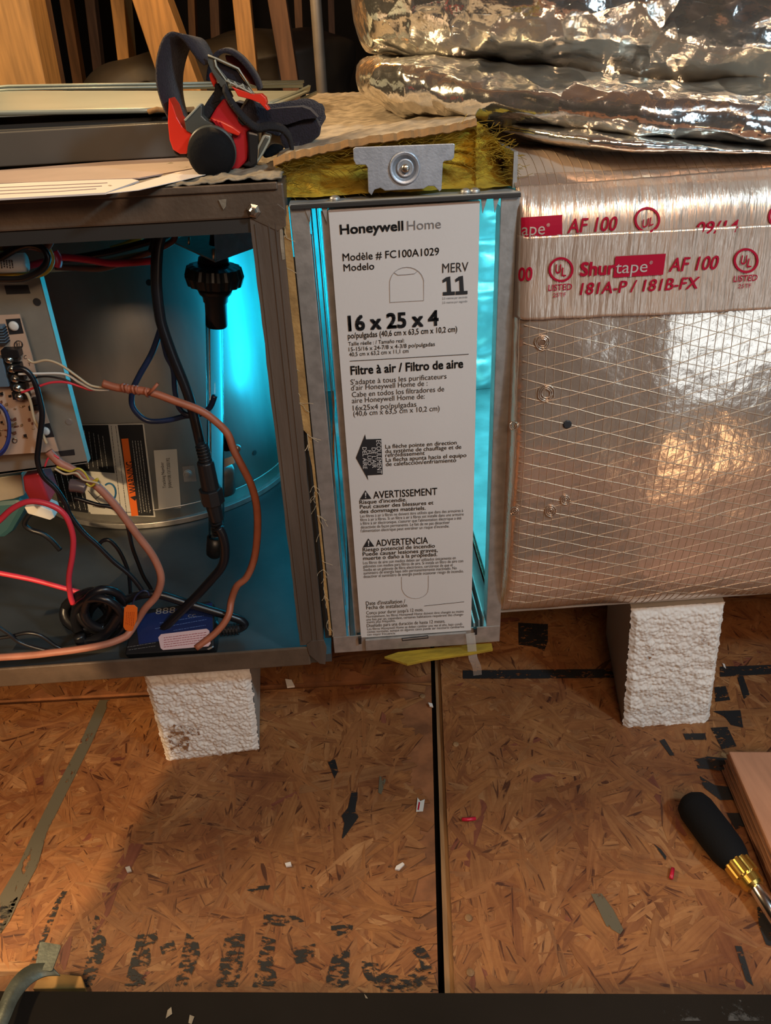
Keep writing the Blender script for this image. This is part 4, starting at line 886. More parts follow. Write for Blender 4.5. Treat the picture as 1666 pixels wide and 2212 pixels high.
flat([(789, 938), (791, 949), (824, 948), (827, 1025), (794, 1027), (796, 1038), (769, 989)], 'ink', 'printed_arrow')
p2 = lambda x, y: F(x, y, YT - .0004)
for s, x0, x1, y0, y1 in (('ÉCOULEMENT', 813, 823, 951, 1023), ("DE L'AIR", 803, 812, 967, 1011), ('FLUJO', 793.5, 802, 973, 1005), ('DEL AIRE', 783, 792, 966, 1013)):
    text_quad(MB(), s, [(x1, y0), (x1 + (y1 - y0) * .03, y1), (x0 + (y1 - y0) * .03, y1), (x0, y0)], p2, 0).build('printed_line', 'carton', ca)
for a in (([(789.5, 1059), (803, 1077.5), (777, 1079.5)], (790, 1064, 1076)), ([(796, 1163), (809, 1180.5), (784, 1182.5)], (796.5, 1168, 1179))):
    flat(a[0], 'ink', 'warning_triangle')
    x, y0, y1 = a[1]; flat([(x - 1.6, y0), (x + 1.6, y0), (x + .9, y1 - 4), (x - .7, y1 - 4)], 'carton', 'exclamation_mark', ca, p2); flat([(x - 1, y1 - 2.6), (x + 1, y1 - 2.6), (x + 1, y1), (x - 1, y1)], 'carton', 'exclamation_mark', ca, p2)
box('gap_light_block', -.036, -.0282, .004, .007, .0, .372, 'dark', fc)  # added to block light leaking through the gap; dark for its shade
# ================================================================== FIBERGLASS BATT ON TOP
bt = empty('insulation_batt', (.05, .1, .412), 'yellow fiberglass batt with torn kraft facing lying on the filter cabinet', 'insulation')
upc = [(592, 352), (620, 338), (660, 330), (700, 322), (760, 308), (820, 299), (880, 290), (940, 282), (1000, 270), (1030, 262), (1050, 276), (1080, 310), (1100, 350)]
loc = [(608, 428), (630, 427), (665, 426), (700, 424), (760, 420), (820, 416), (880, 413), (940, 410), (1000, 407), (1030, 406), (1060, 405), (1085, 403), (1112, 402)]
def lerp2(a, t):
    s_ = t * (len(a) - 1); i = min(int(s_), len(a) - 2); k = s_ - i; return (a[i][0] * (1 - k) + a[i + 1][0] * k, a[i][1] * (1 - k) + a[i + 1][1] * k)
V = []; Fc = []; nx, ny = 150, 40
for j in range(ny + 1):
    v = j / ny
    for i in range(nx + 1):
        u = i / nx; a = lerp2(upc, u); b = lerp2(loc, u)
        x = b[0] * (1 - v) + a[0] * v; y = b[1] * (1 - v) + a[1] * v
        Yd = .012 + .010 * v + (.045 * max(0, (u - .74) / .26) * math.sin(PI * v) if u > .74 else .012 * math.sin(PI * v))
        p = F(x, y, Yd); nn = Vector((p.x * 40, p.z * 260 + 3 * noise.noise(p * 30), 2))
        p.y += .006 * noise.fractal(nn, 1, 2, 4) + .004 * noise.noise(Vector((p.x * 25, 0, p.z * 25)))
        V.append(p)
for j in range(ny):
    for i in range(nx): a = j * (nx + 1) + i; Fc.append((a, a + 1, a + nx + 2, a + nx + 1))
link('fiberglass_face', V, Fc, 'yellowfib', bt, True)
box('batt_core', -.028, .13, .07, .62, .4115, .440, 'yellowfib', bt)
# facing sheet: from torn front edge back
V = []; Fc = []; nx, ny = 120, 40
for j in range(ny + 1):
    v = j / ny
    for i in range(nx + 1):
        u = i / nx; a = lerp2(upc[:10], u)
        p = F(a[0], a[1] + (3 * noise.noise(Vector((u * 30, 0, 0))) + 2 * noise.noise(Vector((u * 110, 0, 0))) if j == 0 else 0), .014)
        q = Vector((-.035 + .25 * u, .75, .452))
        r = p.lerp(q, v**1.2)
        r.z += .004 * noise.fractal(Vector((r.x * 14, r.y * 14, 1)), 1, 2, 5) * min(1, v * 8) + .0012 * noise.noise(r * 120)
        V.append(r)
for j in range(ny):
    for i in range(nx): a = j * (nx + 1) + i; Fc.append((a, a + 1, a + nx + 2, a + nx + 1))
o = link('kraft_facing', V, Fc, 'paper', bt, True); sm = o.modifiers.new('s', 'SOLIDIFY'); sm.thickness = .0008
P = smoothpath([F(a[0], a[1] + 1.5, .012) for a in upc[:10]], 8); P = [p + Vector((0, .001 * noise.noise(p * 200), .0014 * noise.noise(p * 240))) for p in P]
MB().ribbon(P, (0, .003, .0045), .0012).build('torn_edge', 'paperedge', bt)
fb = MB(); rr = random.Random(8)
for i in range(420):
    u = rr.random(); v = rr.random() ** .6; a = lerp2(upc, u); b = lerp2(loc, u)
    p = F(b[0] * (1 - v) + a[0] * v, b[1] * (1 - v) + a[1] * v, .014); an = rr.gauss(0, .35); pts = [p]; L_ = rr.uniform(.004, .018)
    for k in range(3): an += rr.uniform(-.4, .4); pts.append(pts[-1] + Vector((math.cos(an) * L_ / 3, rr.uniform(-.0014, .0008), math.sin(an) * L_ / 3)))
    fb.tube(pts, .00018, 3)
o = fb.build('glass_fibers', 'yellowfib', bt); o['kind'] = 'stuff'
# small yellow tongue below the cabinet
yt = slab('insulation_scrap', [(830, 1418), (880, 1434), (925, 1424), (1010, 1412), (1065, 1402), (1062, 1388), (1000, 1392), (860, 1408)], -.022, .003, 'yellowfib', None, .0005)
tag(yt, 'flap of yellow insulation facing poking out beneath the filter cabinet', 'insulation')
tp = MB().ribbon(smoothpath([F(1016, 1368, -.006), F(1019, 1392, -.007), F(1022, 1420, -.006), F(1030, 1440, .0), F(1032, 1458, .01)]), (.009, 0, .001), .0003).build('tape_strip', 'clear')
tag(tp, 'clear tape strip hanging from the cabinet bottom edge', 'tape')

# ================================================================== INSULATED DUCT (right)
du = empty('insulated_duct', (.6, .25, .0), 'foil faced insulated duct with scrim threads right of the filter cabinet', 'duct')
DX0, DX1 = .1385, 1.15
def prof(s):
    """profile in (y,z) by s in 0..1: from back top over the front face and round underneath"""
    pts = PROF; t = s * (len(pts) - 1); i = min(int(t), len(pts) - 2); k = t - i
    return pts[i][0] * (1 - k) + pts[i + 1][0] * k, pts[i][1] * (1 - k) + pts[i + 1][1] * k
raw = [(.62, .424), (.40, .424), (.20, .426), (.09, .431), (.045, .428), (.016, .418), (.002, .406), (-.006, .39), (-.009, .36), (-.013, .30), (-.017, .22), (-.018, .15), (-.016, .09), (-.010, .05), (.0, .026), (.014, .012), (.035, .005), (.08, .001), (.2, .0), (.62, .0)]
PROF = [(p.y, p.z) for p in smoothpath([Vector((0, a, b)) for a, b in raw], 8)]
def bulge(x): return 1
def dpt(x, y, z, off=0):
    # gentle pillow bulge and dents
    b = .010 * max(0, min(1, (x - DX0) / .12)) * math.sin(max(0, min(1, z / .43)) * PI) if y < .05 else 0
    nz_ = .0035 * noise.noise(Vector((x * 7, z * 7, 1))) + .0014 * noise.noise(Vector((x * 24, z * 24, 4))) if y < .05 else 0
    if z > .41: b = 0
    return b + nz_
def dsurf(x, s, off=0.):
    y, z = prof(s); e = .002; y2, z2 = prof(min(1, s + e)); y1, z1 = prof(max(0, s - e)); t = Vector((y2 - y1, z2 - z1)).normalized()
    n_ = Vector((t.y, -t.x))   # outward (front = -y)
    if n_.x * (-1 if 0.2 < s < .8 else 0) < 0: n_ = -n_
    d = dpt(x, y, z) + off
    yy = y + t.y * d; zz = z - t.x * d
    k = max(0., min(1., (x - DX0) / .010)); k = math.sqrt(k * (2 - k))
    if yy < .0016: yy = .0016 + (yy - .0016) * k      # tucked behind the cabinet flange
    return Vector((x, yy, zz))
# outward normal: for tangent (dy,dz) going down the front (dz<0) the outward is -y => (dz, -dy)
V = []; Fc = []; NX, NS = 110, 150
for i in range(NX + 1):
    x = DX0 + (DX1 - DX0) * (i / NX) ** 1.15
    for j in range(NS + 1): V.append(dsurf(x, j / NS))
for i in range(NX):
    for j in range(NS): a = i * (NS + 1) + j; Fc.append((a, a + 1, a + NS + 2, a + NS + 1))
o = link('foil_jacket', V, Fc, 'ductfoil', du, True)
o.data.materials.append(M['ducttop'])
for p_ in o.data.polygons:
    if p_.center.z > .419: p_.material_index = 1
def s_of_z(z):   # front face parameter for a height
    best = None
    for k in range(len(PROF)):
        if PROF[k][0] < .05 and (best is None or abs(PROF[k][1] - z) < abs(PROF[best][1] - z)): best = k
    k = best; lo_ = max(0, k - 1); hi = min(len(PROF) - 1, k + 1)
    for a in (lo_, k):
        z0, z1 = PROF[a][1], PROF[a + 1][1]
        if (z0 - z) * (z1 - z) <= 0 and z0 != z1: return (a + (z0 - z) / (z0 - z1)) / (len(PROF) - 1)
    return k / (len(PROF) - 1)
def onduct(off):
    def f(px, py):
        p = F(px, py, -.012)
        for _ in range(4):
            q = dsurf(p.x, s_of_z(max(.03, min(.425, p.z))), off); p = F(px, py, q.y)
        return p
    return f
S_TOP = next(k for k in range(len(PROF)) if PROF[k][0] < .17) / (len(PROF) - 1); S_BOT = next(k for k in range(len(PROF)) if PROF[k][0] > .005 and PROF[k][1] < .03) / (len(PROF) - 1)
th = MB(); rr = random.Random(2)
zlo, zhi = .012, .352
def thread(pts, r): th.tube(pts, r, 3)
x = DX0 + .004
while x < .62:
    pts = []; 
    for k in range(70):
        s_ = S_TOP + (S_BOT - S_TOP) * k / 69; zz = prof(s_)[1]
        if x > .23 and zz > .4335: continue
        pts.append(dsurf(x + .0006 * noise.noise(Vector((x * 50, zz * 30, 0))), s_, .0001))
    thread(pts[1:], .00036); x += .0070 * rr.uniform(.93, 1.07)
for sg in (1, -1):
    z = -.22
    while z < .56:
        pts = []
        for k in range(60):
            x = DX0 + .48 * k / 59; zz = z + (sg * .27 + 0) * (x - DX0) + .0008 * noise.noise(Vector((x * 40, z * 90, sg)))
            if zz < .03 or zz > .352: 
                if len(pts) > 2: thread(pts, .00034)
                pts = []; continue
            pts.append(dsurf(x, s_of_z(zz), .0002))
        if len(pts) > 2: thread(pts, .00034)
        z += .0145
o = th.build('scrim_threads', 'scrim', du, True); o['kind'] = 'stuff'
# foil tape, two overlapping strips
def tapestrip(name, topz0, topz1, botz0, botz1, off, m='tape', label=None):
    V = []; Fc = []; nx, ns = 170, 26
    for i in range(nx + 1):
        x = DX0 + .0005 + .56 * i / nx; u = (x - DX0) / .27
        za, zb = topz0 + (topz1 - topz0) * u, botz0 + (botz1 - botz0) * u
        zb += .0008 * noise.noise(Vector((x * 60, 1, 1)))
        for j in range(ns + 1):
            z = za + (zb - za) * j / ns
            w1 = .0007 * noise.noise(Vector((x * 210, z * 14, off * 900))) + .0006 * noise.noise(Vector((x * 70, z * 30, 7)))
            V.append(dsurf(x, s_of_z(z), off + abs(w1)))
    for i in range(nx):
        for j in range(ns): a = i * (ns + 1) + j; Fc.append((a, a + 1, a + ns + 2, a + ns + 1))
    o = link(name, V, Fc, m, du, True, 0, label); sm = o.modifiers.new('s', 'SOLIDIFY'); sm.thickness = .00025; sm.offset = 0; return o
def zf(px, py): return F(px, py, -.012).z
t1 = tapestrip('tape_strip', zf(1125, 412), zf(1666, 372), zf(1125, 530), zf(1666, 500), .0008)
t2 = tapestrip('tape_strip', zf(1125, 513), zf(1666, 486), zf(1120, 691), zf(1666, 664), .0020)
o1 = onduct(.0024); o2 = onduct(.0036)
def band(px, proj, m, parent, name, nx=10):
    """quad TL TR BR BL draped on the duct"""
    V = []; Fc = []; ny = 4
    for j in range(ny + 1):
        for i in range(nx + 1):
            u, v = i / nx, j / ny
            V.append(proj((px[0][0] * (1 - u) + px[1][0] * u) * (1 - v) + (px[3][0] * (1 - u) + px[2][0] * u) * v, (px[0][1] * (1 - u) + px[1][1] * u) * (1 - v) + (px[3][1] * (1 - u) + px[2][1] * u) * v))
    for j in range(ny):
        for i in range(nx): a = j * (nx + 1) + i; Fc.append((a, a + 1, a + nx + 2, a + nx + 1))
    return link(name, V, Fc, m, parent)
SL = -.055
band([(1126, 470), (1215, 464), (1215, 507.5), (1126, 512)], o1, 'redprint', t1, 'red_logo_box')
o1b = onduct(.0028); o2b = onduct(.0041)
text('tape_lettering', 'ape', 1127, 509, 1177, 27, 'tapehole', t1, o1b, 0, SL)
text('tape_lettering', 'AF 100', 1226, 503.5, 1331, 30, 'redprint', t1, o1, .012, SL, .025)
text('tape_lettering', 'UL', 1387, 493, 1412, 18, 'redprint', t1, o1, .015, -.3)
text('tape_lettering', '09/14', 1502, 506, 1592, 26, 'redprint', t1, o1, .012, SL, .025)
def ringpx(cx, cy, r, w_, proj, parent, name='ring_mark'):
    V = []; Fc = []; n = 40
    for i in range(n):
        a = 2 * PI * i / n
        for q in (r, r - w_): V.append(proj(cx + q * math.cos(a), cy + q * math.sin(a)))
    for i in range(n): j = (i + 1) % n; Fc.append((2 * i, 2 * i + 1, 2 * j + 1, 2 * j))
    return link(name, V, Fc, 'redprint', parent)
ringpx(1399, 475, 28, 5, o1, t1); ringpx(1688, 468, 28, 5, o1, t1)
text('tape_lettering', '00', 1119, 607, 1150, 28, 'redprint', t2, o2, .02, SL)
for (cx, cy) in ((1212.5, 582.5), (1612.5, 563)):
    ringpx(cx, cy, 27, 5, o2, t2); text('tape_lettering', 'U', cx - 13, cy + 8, cx - 1, 19, 'redprint', t2, o2, .02, 0); text('tape_lettering', 'L', cx + 1, cy + 14, cx + 11, 18, 'redprint', t2, o2, .02, 0)
    text('tape_lettering', 'LISTED', cx - 28, cy + 46, cx + 23, 13, 'redprint', t2, o2, .012, SL); text('tape_lettering', '25TF', cx - 18, cy + 60, cx + 10, 9, 'redprint', t2, o2, 0, SL)
text('tape_lettering', 'Shur', 1253, 596, 1328, 28, 'redprint', t2, o2, .028, SL)
band([(1330, 554), (1439, 548), (1433, 593.5), (1325, 600)], o2, 'redprint', t2, 'red_logo_box')
text('tape_lettering', 'tape', 1329, 591, 1398, 26, 'tapehole', t2, o2b, 0, SL); 
text('tape_lettering', 'AF 100', 1445, 587, 1549, 29, 'redprint', t2, o2, .012, SL, .025)
text('tape_lettering', '181A-P / 181B-FX', 1253, 637, 1507, 25, 'redprint', t2, o2, .012, SL, .01)
for s_, x, y in (('®', 1181, 490), ('®', 1403, 571)): text('tape_lettering', s_, x, y, x + 7, 7, 'tapehole', t1 if y < 500 else t2, o1b if y < 500 else o2b)
for (x, y, r) in ((1226, 917, 5.5), (1194, 1102, 4), (1213, 917, 0), (1169, 742, 4)):
    if not r: continue
    p = onduct(.0006)(x, y); MB().lathe([(0, r / 1900 * 1.3), (.0006, r / 1900)], p, (0, -1, .1), 9).build('puncture', 'ink' if r > 4 else 'wooddim', du)
for (x, y, a) in ((1172, 740, 16), (1180, 850, 18), (1190, 1104, 12), (1110, 920, 9), (1112, 1105, 9), (1222, 1080, 10)):   # raised pucker marks
    mb = MB()
    for k in range(3):
        P = [onduct(.0008)(x + (a - k * 4) * (math.cos(t_) + .2 * noise.noise(Vector((t_, k, x)))), y + (a - k * 4) * (math.sin(t_) + .2 * noise.noise(Vector((t_, k, y))))) for t_ in [2 * PI * i / 12 for i in range(12)]]
        mb.tube(P, .0006, 5, True)
    mb.build('pucker', 'ductfoil', du, True)
box('glow_leak_block', .1372, .1403, .012, .66, .4115, .436, 'galv', du)  # added wall, stops the glow leaking out beside the batt
# duct interior seen past the filter
box('inner_back_wall', .1405, .75, .625, .63, .006, .43, 'galv_in', du)
box('inner_floor', .1405, .75, .02, .62, .004, .0065, 'galv_in', du)
box('inner_end', .75, .755, .02, .62, .006, .43, 'galv_in', du)
lumpsheet('liner_foil', [Vector((.141, .616, .007)), Vector((.74, .616, .007)), Vector((.74, .616, .43)), Vector((.141, .616, .43))], 90, 60,
          lambda p, u, v: p + Vector((0, -.020 * abs(noise.noise(Vector((p.x * 9, p.z * 16, 2)))) - .010 * abs(noise.noise(Vector((p.x * 25, p.z * 60, 5)))), 0)), 'liner', du)

# ================================================================== FOIL BLANKET ON TOP
fo = empty('foil_blanket', (.5, .35, .44), 'folded crinkled silver foil insulation blanket on top of the duct', 'insulation')
def lobe(name, st, seed, parent, amp=.010, NU=190, NV=110, m='foil'):
    """st = stations (px_x, py_top, py_bot, ycentre, half depth); a soft closed fold, rounded at its left end"""
    S_ = []
    for (x, t_, b_, yc, hd) in st:
        pt = F(x, t_, yc); pb_ = F(x, b_, yc); c = (pt + pb_) / 2; S_.append((c.x, yc, c.z, hd, abs(pt.z - pb_.z) / 2))
    n = len(S_); V = []; Fc = []
    for i in range(NU + 1):
        u = i / NU * (n - 1); k = min(int(u), n - 2); f_ = u - k; f2 = f_
        a, b = S_[k], S_[k + 1]; c = [a[q] * (1 - f2) + b[q] * f2 for q in range(5)]
        cap = min(1, math.sqrt(max(0, 1 - (1 - min(1, i / (NU * .045))) ** 2)) + .02)
        for j in range(NV):
            an = 2 * PI * j / NV; ca_, sa = math.cos(an), math.sin(an)
            ex = .75; dx = math.copysign(abs(ca_) ** ex, ca_); dz = math.copysign(abs(sa) ** ex, sa)
            p = Vector((c[0], c[1] + dx * c[3] * cap, c[2] + dz * c[4] * cap))
            q = p * 1.0
            d = noise.fractal(Vector((q.x * 9, q.y * 8, q.z * 26 + seed)), 1, 2, 2) * amp
            r1 = 1 - abs(noise.noise(Vector((q.x * 26 + q.z * 30, q.y * 18, q.z * 60 + seed)))) * 2
            r2 = 1 - abs(noise.noise(Vector((q.x * 70, q.y * 50, q.z * 70 + seed * 3)))) * 2
            d += amp * (.38 * max(0, r1) ** 2 + .16 * max(0, r2) ** 2)
            nrm_ = Vector((0, dx / max(c[3], .01), dz / max(c[4], .01))).normalized()
            V.append(p + nrm_ * d * (.35 + .65 * cap) + Vector((-.012 * math.sqrt(1 - min(1, cap) ** 2) if cap < 1 else 0, 0, 0)))
    for i in range(NU):
        for j in range(NV): Fc.append((i * NV + j, i * NV + (j + 1) % NV, (i + 1) * NV + (j + 1) % NV, (i + 1) * NV + j))
    Fc.append(tuple(range(NV - 1, -1, -1)))
    return link(name, V, Fc, m, parent, False if 0 else True)
lobe('upper_fold', [(783, -150, 108, .30, .13), (860, -160, 128, .27, .14), (960, -170, 140, .25, .15), (1080, -180, 150, .24, .16), (1250, -190, 178, .23, .16), (1420, -200, 190, .21, .16), (1666, -220, 196, .20, .16), (2000, -240, 200, .2, .16)], 1.3, fo, .007)
lobe('lower_fold', [(795, 122, 210, .27, .11), (850, 122, 236, .24, .13), (950, 126, 248, .21, .14), (1080, 138, 264, .19, .15), (1250, 162, 284, .17, .16), (1420, 176, 300, .16, .16), (1666, 180, 310, .15, .16), (2000, 200, 306, .15, .15)], 7.7, fo, .0065)
lobe('bottom_fold', [(1052, 250, 272, .15, .06), (1110, 254, 290, .13, .08), (1200, 262, 302, .11, .10), (1300, 272, 308, .10, .10), (1450, 286, 310, .10, .10), (1666, 296, 312, .10, .10), (2000, 300, 312, .1, .1)], 4.1, fo, .003, 120, 60)
# ================================================================== SHEET METAL AND PAPERS ON THE LEFT
lp = empty('door_panel', (-.5, .3, .43), 'dark grey furnace door panel lying flat on the cabinet behind the headlamp', 'door panel')
MB().prism([F(x, y, .16) for x, y in [(-260, 300), (424, 262), (440, 335), (-260, 376)]], (0, .003, 0)).build('front_edge', 'traydark', lp, False, .001)
zt = F(0, 283, .16).z
MB().prism([Vector((-.9, .163, zt)), Vector((F(424, 262, .16).x, .163, zt)), Vector((-.06, .60, zt - .001)), Vector((-.9, .60, zt - .001))], (0, 0, -.002)).build('top_skin', 'traydark', lp)
ut = empty('metal_tray', (-.5, .4, zt), 'shallow pale grey sheet metal tray stacked on the door panel', 'tray')
zr = zt + .0055
fz0 = F(0, 243, .18).z
MB().prism([F(-300, 262, .18), F(300, 236, .18), F(575, 234, .19), G(668, 196, fz0 - .004), F(17, 196, .52), F(-300, 214, .52)], (0, 0, -.0015)).build('tray_floor', 'tray', ut)
MB().prism([F(-300, 212, .52), F(17, 196, .52), F(655, 190, .52), F(655, 177, .52), F(17, 187, .52), F(-300, 205, .52)], (0, .002, 0)).build('back_rim', 'tray', ut, False, .0008)
MB().tube([F(-200, 210, .515), F(17, 193.5, .515), F(655, 183, .515)], .0012, 8).build('rolled_edge', 'tray', ut, True)
MB().tube([F(-200, 205, .52), F(17, 186, .52), F(657, 176, .52)], .0016, 8).build('rolled_edge', 'tray', ut, True)
MB().tube([F(-200, 254, .18), F(0, 244, .18), F(300, 239, .18), F(362, 238, .18)], .0022, 8).build('front_bead', 'tray', ut, True)
MB().ribbon([F(668, 190, .51), F(640, 205, .40), F(584, 228, .25)], (.002, 0, .006), .003).build('side_rim', 'tray', ut)
MB().ribbon([F(684, 200, .50), F(650, 216, .38), F(600, 238, .25)], (.002, 0, .003), .002).build('side_rim', 'tray', ut)
MB().tube([F(320, 242, .175), F(340, 236, .175), F(362, 240, .175), F(420, 236, .175)], .0022, 6).build('rust_crumbs', 'paperedge', ut, True)
dk = MB().prism([Vector((-.9, .19, zt)), Vector((F(424, 262, .19).x, .19, zt)), Vector((-.08, .5, zt)), Vector((-.9, .5, zt))], (0, 0, .003)).build('tray_gap_shade', 'dark', ut)  # dark slab painted for the shade in the gap under the tray
def sheet(nm, px, z, m, lab, th=.0004):
    o = MB().prism([G(x, y, z) for x, y in px], (0, 0, -th)).build(nm, m); tag(o, lab, 'paper'); return o
sheet('booklet', [(-60, 372), (395, 336), (436, 360), (300, 384), (-60, 398)], .4295, 'sheetmauve', 'mauve printed booklet lying on the cabinet top under the door panel edge', .001)
sheet('paper_sheet', [(228, 418), (300, 396), (380, 372), (428, 363), (456, 374), (380, 392), (300, 410)], .4302, 'sheet', 'white paper leaf fanned out beneath the headlamp')
pst = sheet('paper_sheet', [(-60, 400), (150, 390), (285, 386), (300, 390), (228, 416), (-60, 432)], .4292, 'sheet', 'stack of white papers lying along the cabinet front edge', .0012)
for k, (a, b) in enumerate(((404, 397), (411, 404), (418, 410))): MB().tube([G(-40, a + 3, .4294), G(120, a - 4, .4294), G(232 - k * 12, b - 2, .4294)], .0004, 4).build('sheet_edge', 'sheetmauve', pst)
# ================================================================== HEADLAMP
hl = empty('headlamp', (-.07, .05, .4285), 'red and black headlamp with purple-black straps standing on the cabinet top', 'headlamp')
def hp_(L): return [(350 + a / 4.628, 60 + b / 4.628) for a, b in L]
def hpl(nm, L, Y, th, m, bev=.0008, label=None): return plate(nm, hp_(L), Y, th, m, hl, bev, label)
sp = smoothpath([F(x, y, .065) for x, y in hp_([(300, 1040), (215, 985), (150, 860), (100, 700), (78, 560), (84, 380), (130, 200), (185, 110), (250, 85), (320, 125), (380, 210), (430, 290), (480, 350)])], 6)
N_ = len(sp); wv = [Vector((.002 + .011 * math.sin(PI * i / N_) ** .7, .030, .002 - .006 * math.sin(PI * i / N_))) for i in range(N_)]
MB().ribbon(sp, wv, .0022).build('head_strap', 'fabric', hl, True)
sp2 = smoothpath([F(x, y, .085) for x, y in hp_([(480, 520), (500, 380), (560, 260), (660, 225), (780, 290), (880, 400), (950, 510), (985, 610)])], 6)
MB().ribbon(sp2, (0, .022, .001), .0030).build('top_strap', 'fabric', hl, True)
hpl('strap_lining', [(630, 270), (720, 280), (820, 370), (900, 480), (960, 590), (880, 560), (760, 400), (640, 330)], .09, .002, 'rubberred')
# buckle frame
fr = MB()
outer = hp_([(455, 268), (540, 300), (765, 405), (925, 662), (640, 540), (472, 375)]); inner = hp_([(532, 318), (600, 345), (748, 415), (868, 590), (655, 505), (560, 390)])
n = 6; V = [F(x, y, .050) for x, y in outer] + [F(x, y, .050) for x, y in inner] + [F(x, y, .056) for x, y in outer] + [F(x, y, .056) for x, y in inner]
Fc = []
for i in range(n):
    j = (i + 1) % n; Fc += [(i, j, n + j, n + i), (2 * n + i, 3 * n + i, 3 * n + j, 2 * n + j), (i, 2 * n + i, 2 * n + j, j), (n + i, n + j, 3 * n + j, 3 * n + i)]
link('buckle_frame', V, Fc, 'hlgrey', hl, False, .0007)
MB().tube([F(x, y, .049) for x, y in hp_([(460, 275), (545, 308), (765, 408), (922, 656), (645, 535), (540, 385), (530, 318)])], .0007, 6).build('worn_edge', 'hledge', hl, True)
for L in ([(655, 515), (690, 560)], [(720, 540), (760, 590)], [(800, 560), (830, 620)], [(860, 600), (900, 650)], [(740, 590), (820, 575)], [(650, 530), (900, 655)]):
    MB().tube([F(x, y, .048) for x, y in hp_(L)], .0007, 5).build('buckle_bar', 'hledge', hl)
hpl('strap_in_buckle', [(545, 330), (740, 420), (860, 590), (650, 500), (560, 400)], .053, .004, 'fabric')
hpl('buckle_side', [(458, 300), (475, 380), (640, 545), (660, 620), (590, 590), (500, 440), (460, 350)], .047, .008, 'hlgrey')
hpl('upper_red_tab', [(490, 440), (548, 530), (520, 600), (480, 520), (470, 470)], .055, .010, 'hlred')
hpl('hinge_cover', [(690, 585), (780, 620), (925, 665), (990, 660), (1035, 700), (1048, 745), (1040, 770), (1075, 820), (1050, 828), (975, 752), (880, 715), (760, 685), (730, 630)], .048, .014, 'hlred')
hpl('left_housing', [(68, 700), (110, 780), (150, 900), (210, 1000), (300, 1060), (290, 1100), (245, 1262), (180, 1262), (110, 1220), (75, 1120), (58, 950)], .044, .030, 'hlred', .003)
hpl('left_housing_foot', [(100, 1205), (180, 1262), (250, 1262), (250, 1300), (190, 1300), (120, 1255)], .056, .026, 'black', .001)
hpl('arm', [(520, 560), (600, 560), (660, 620), (700, 700), (620, 720), (540, 800), (470, 910), (400, 900), (385, 840), (460, 720), (530, 620)], .054, .014, 'fabricblack', .001)
hpl('body_shell', [(620, 700), (700, 790), (800, 880), (930, 1010), (840, 1040), (860, 1190), (850, 1330), (780, 1400), (740, 1425), (650, 1405), (640, 1330), (690, 1200), (650, 1100), (470, 920), (540, 800)], .050, .030, 'hldark', .002)
hpl('release_tongue', [(480, 895), (600, 935), (700, 985), (790, 1050), (765, 1085), (640, 1040), (540, 985)], .044, .006, 'hlred', .001)
for k in range(3): MB().tube([F(x, y, .0435) for x, y in hp_([(500 + k * 38, 915 + k * 14), (560 + k * 30, 985 + k * 14)])], .0006, 5).build('grip_ridge', 'hldark', hl)
hpl('pivot_slot', [(755, 890), (800, 890), (870, 950), (860, 980), (800, 975), (760, 930)], .047, .004, 'ink', .0005)
hpl('bracket', [(222, 925), (380, 762), (402, 785), (398, 880), (450, 930), (700, 1068), (692, 1096), (600, 1065), (500, 1025), (400, 1030), (300, 1060), (240, 1030)], .042, .012, 'hlgrey', .0008)
hpl('bracket_edge', [(215, 922), (375, 758), (392, 768), (235, 935)], .040, .010, 'hledge', .0005)
lc = F(*hp_([(490, 1270)])[0], .030); rr_ = 205 / 4.628 * (lc - CP).length / 1640
dirl = (CP - lc).normalized() + Vector((-.15, 0, -.25)); dirl.normalize()
MB().lathe([(-.026, rr_ * .80), (-.022, rr_ * .95), (-.008, rr_ * .96), (-.007, rr_), (0, rr_), (.0035, rr_ * .95), (.006, rr_ * .82), (.0068, rr_ * .2)], lc, dirl, 40).build('lens_cap', 'matblack', hl, True)
MB().lathe([(-.014, rr_ * 1.02), (-.010, rr_ * 1.04), (-.009, rr_ * 1.04)], lc, dirl, 40).build('focus_ring', 'hlgrey', hl, True)
hpl('battery_side', [(850, 1030), (965, 1055), (950, 1370), (900, 1400), (800, 1375), (865, 1330)], .046, .030, 'black', .0015)
hpl('side_lens', [(1015, 1055), (1090, 1080), (1075, 1150), (1010, 1270), (938, 1375), (948, 1200)], .048, .012, 'hledge', .0012, 'clear side lens')
hpl('side_lens_facet', [(1035, 1085), (1075, 1100), (1000, 1240), (960, 1310), (975, 1200)], .0465, .003, 'hlgrey', .0006)
hpl('cable_boot', [(1000, 1260), (1090, 1170), (1190, 1180), (1215, 1225), (1100, 1290), (1020, 1310)], .070, .020, 'matblack', .002)
s3 = smoothpath([F(x, y, .045) for x, y in hp_([(620, 600), (680, 720), (760, 830), (850, 930), (950, 1000), (1080, 985), (1200, 1010), (1270, 1090), (1300, 1200)])], 6)
MB().ribbon(s3, (0, .004, .004), .0030).build('strap_edge', 'fabricblack', hl, True)
s4 = smoothpath([F(760, 800, 0) * 0 + F(*hp_([q[:2]])[0], q[2]) for q in [(790, 830, .060), (900, 890, .070), (1050, 895, .080), (1220, 870, .090), (1380, 850, .100), (1490, 900, .105), (1540, 1000, .104), (1500, 1090, .095), (1400, 1160, .085), (1310, 1205, .075)]], 6)
N4 = len(s4)
MB().ribbon(s4, [Vector((.012, .014, .016 + .006 * (i / N4))) if i < N4 * .55 else Vector((.012 + .004, .014, .020)) for i in range(N4)], .0035).build('rear_strap', 'fabric', hl, True, 0)
hpl('strap_fold', [(1150, 960), (1240, 975), (1400, 900), (1540, 900), (1590, 1000), (1580, 1080), (1450, 1180), (1350, 1228), (1230, 1222), (1190, 1150), (1170, 1060)], .078, .022, 'fabric', .003)
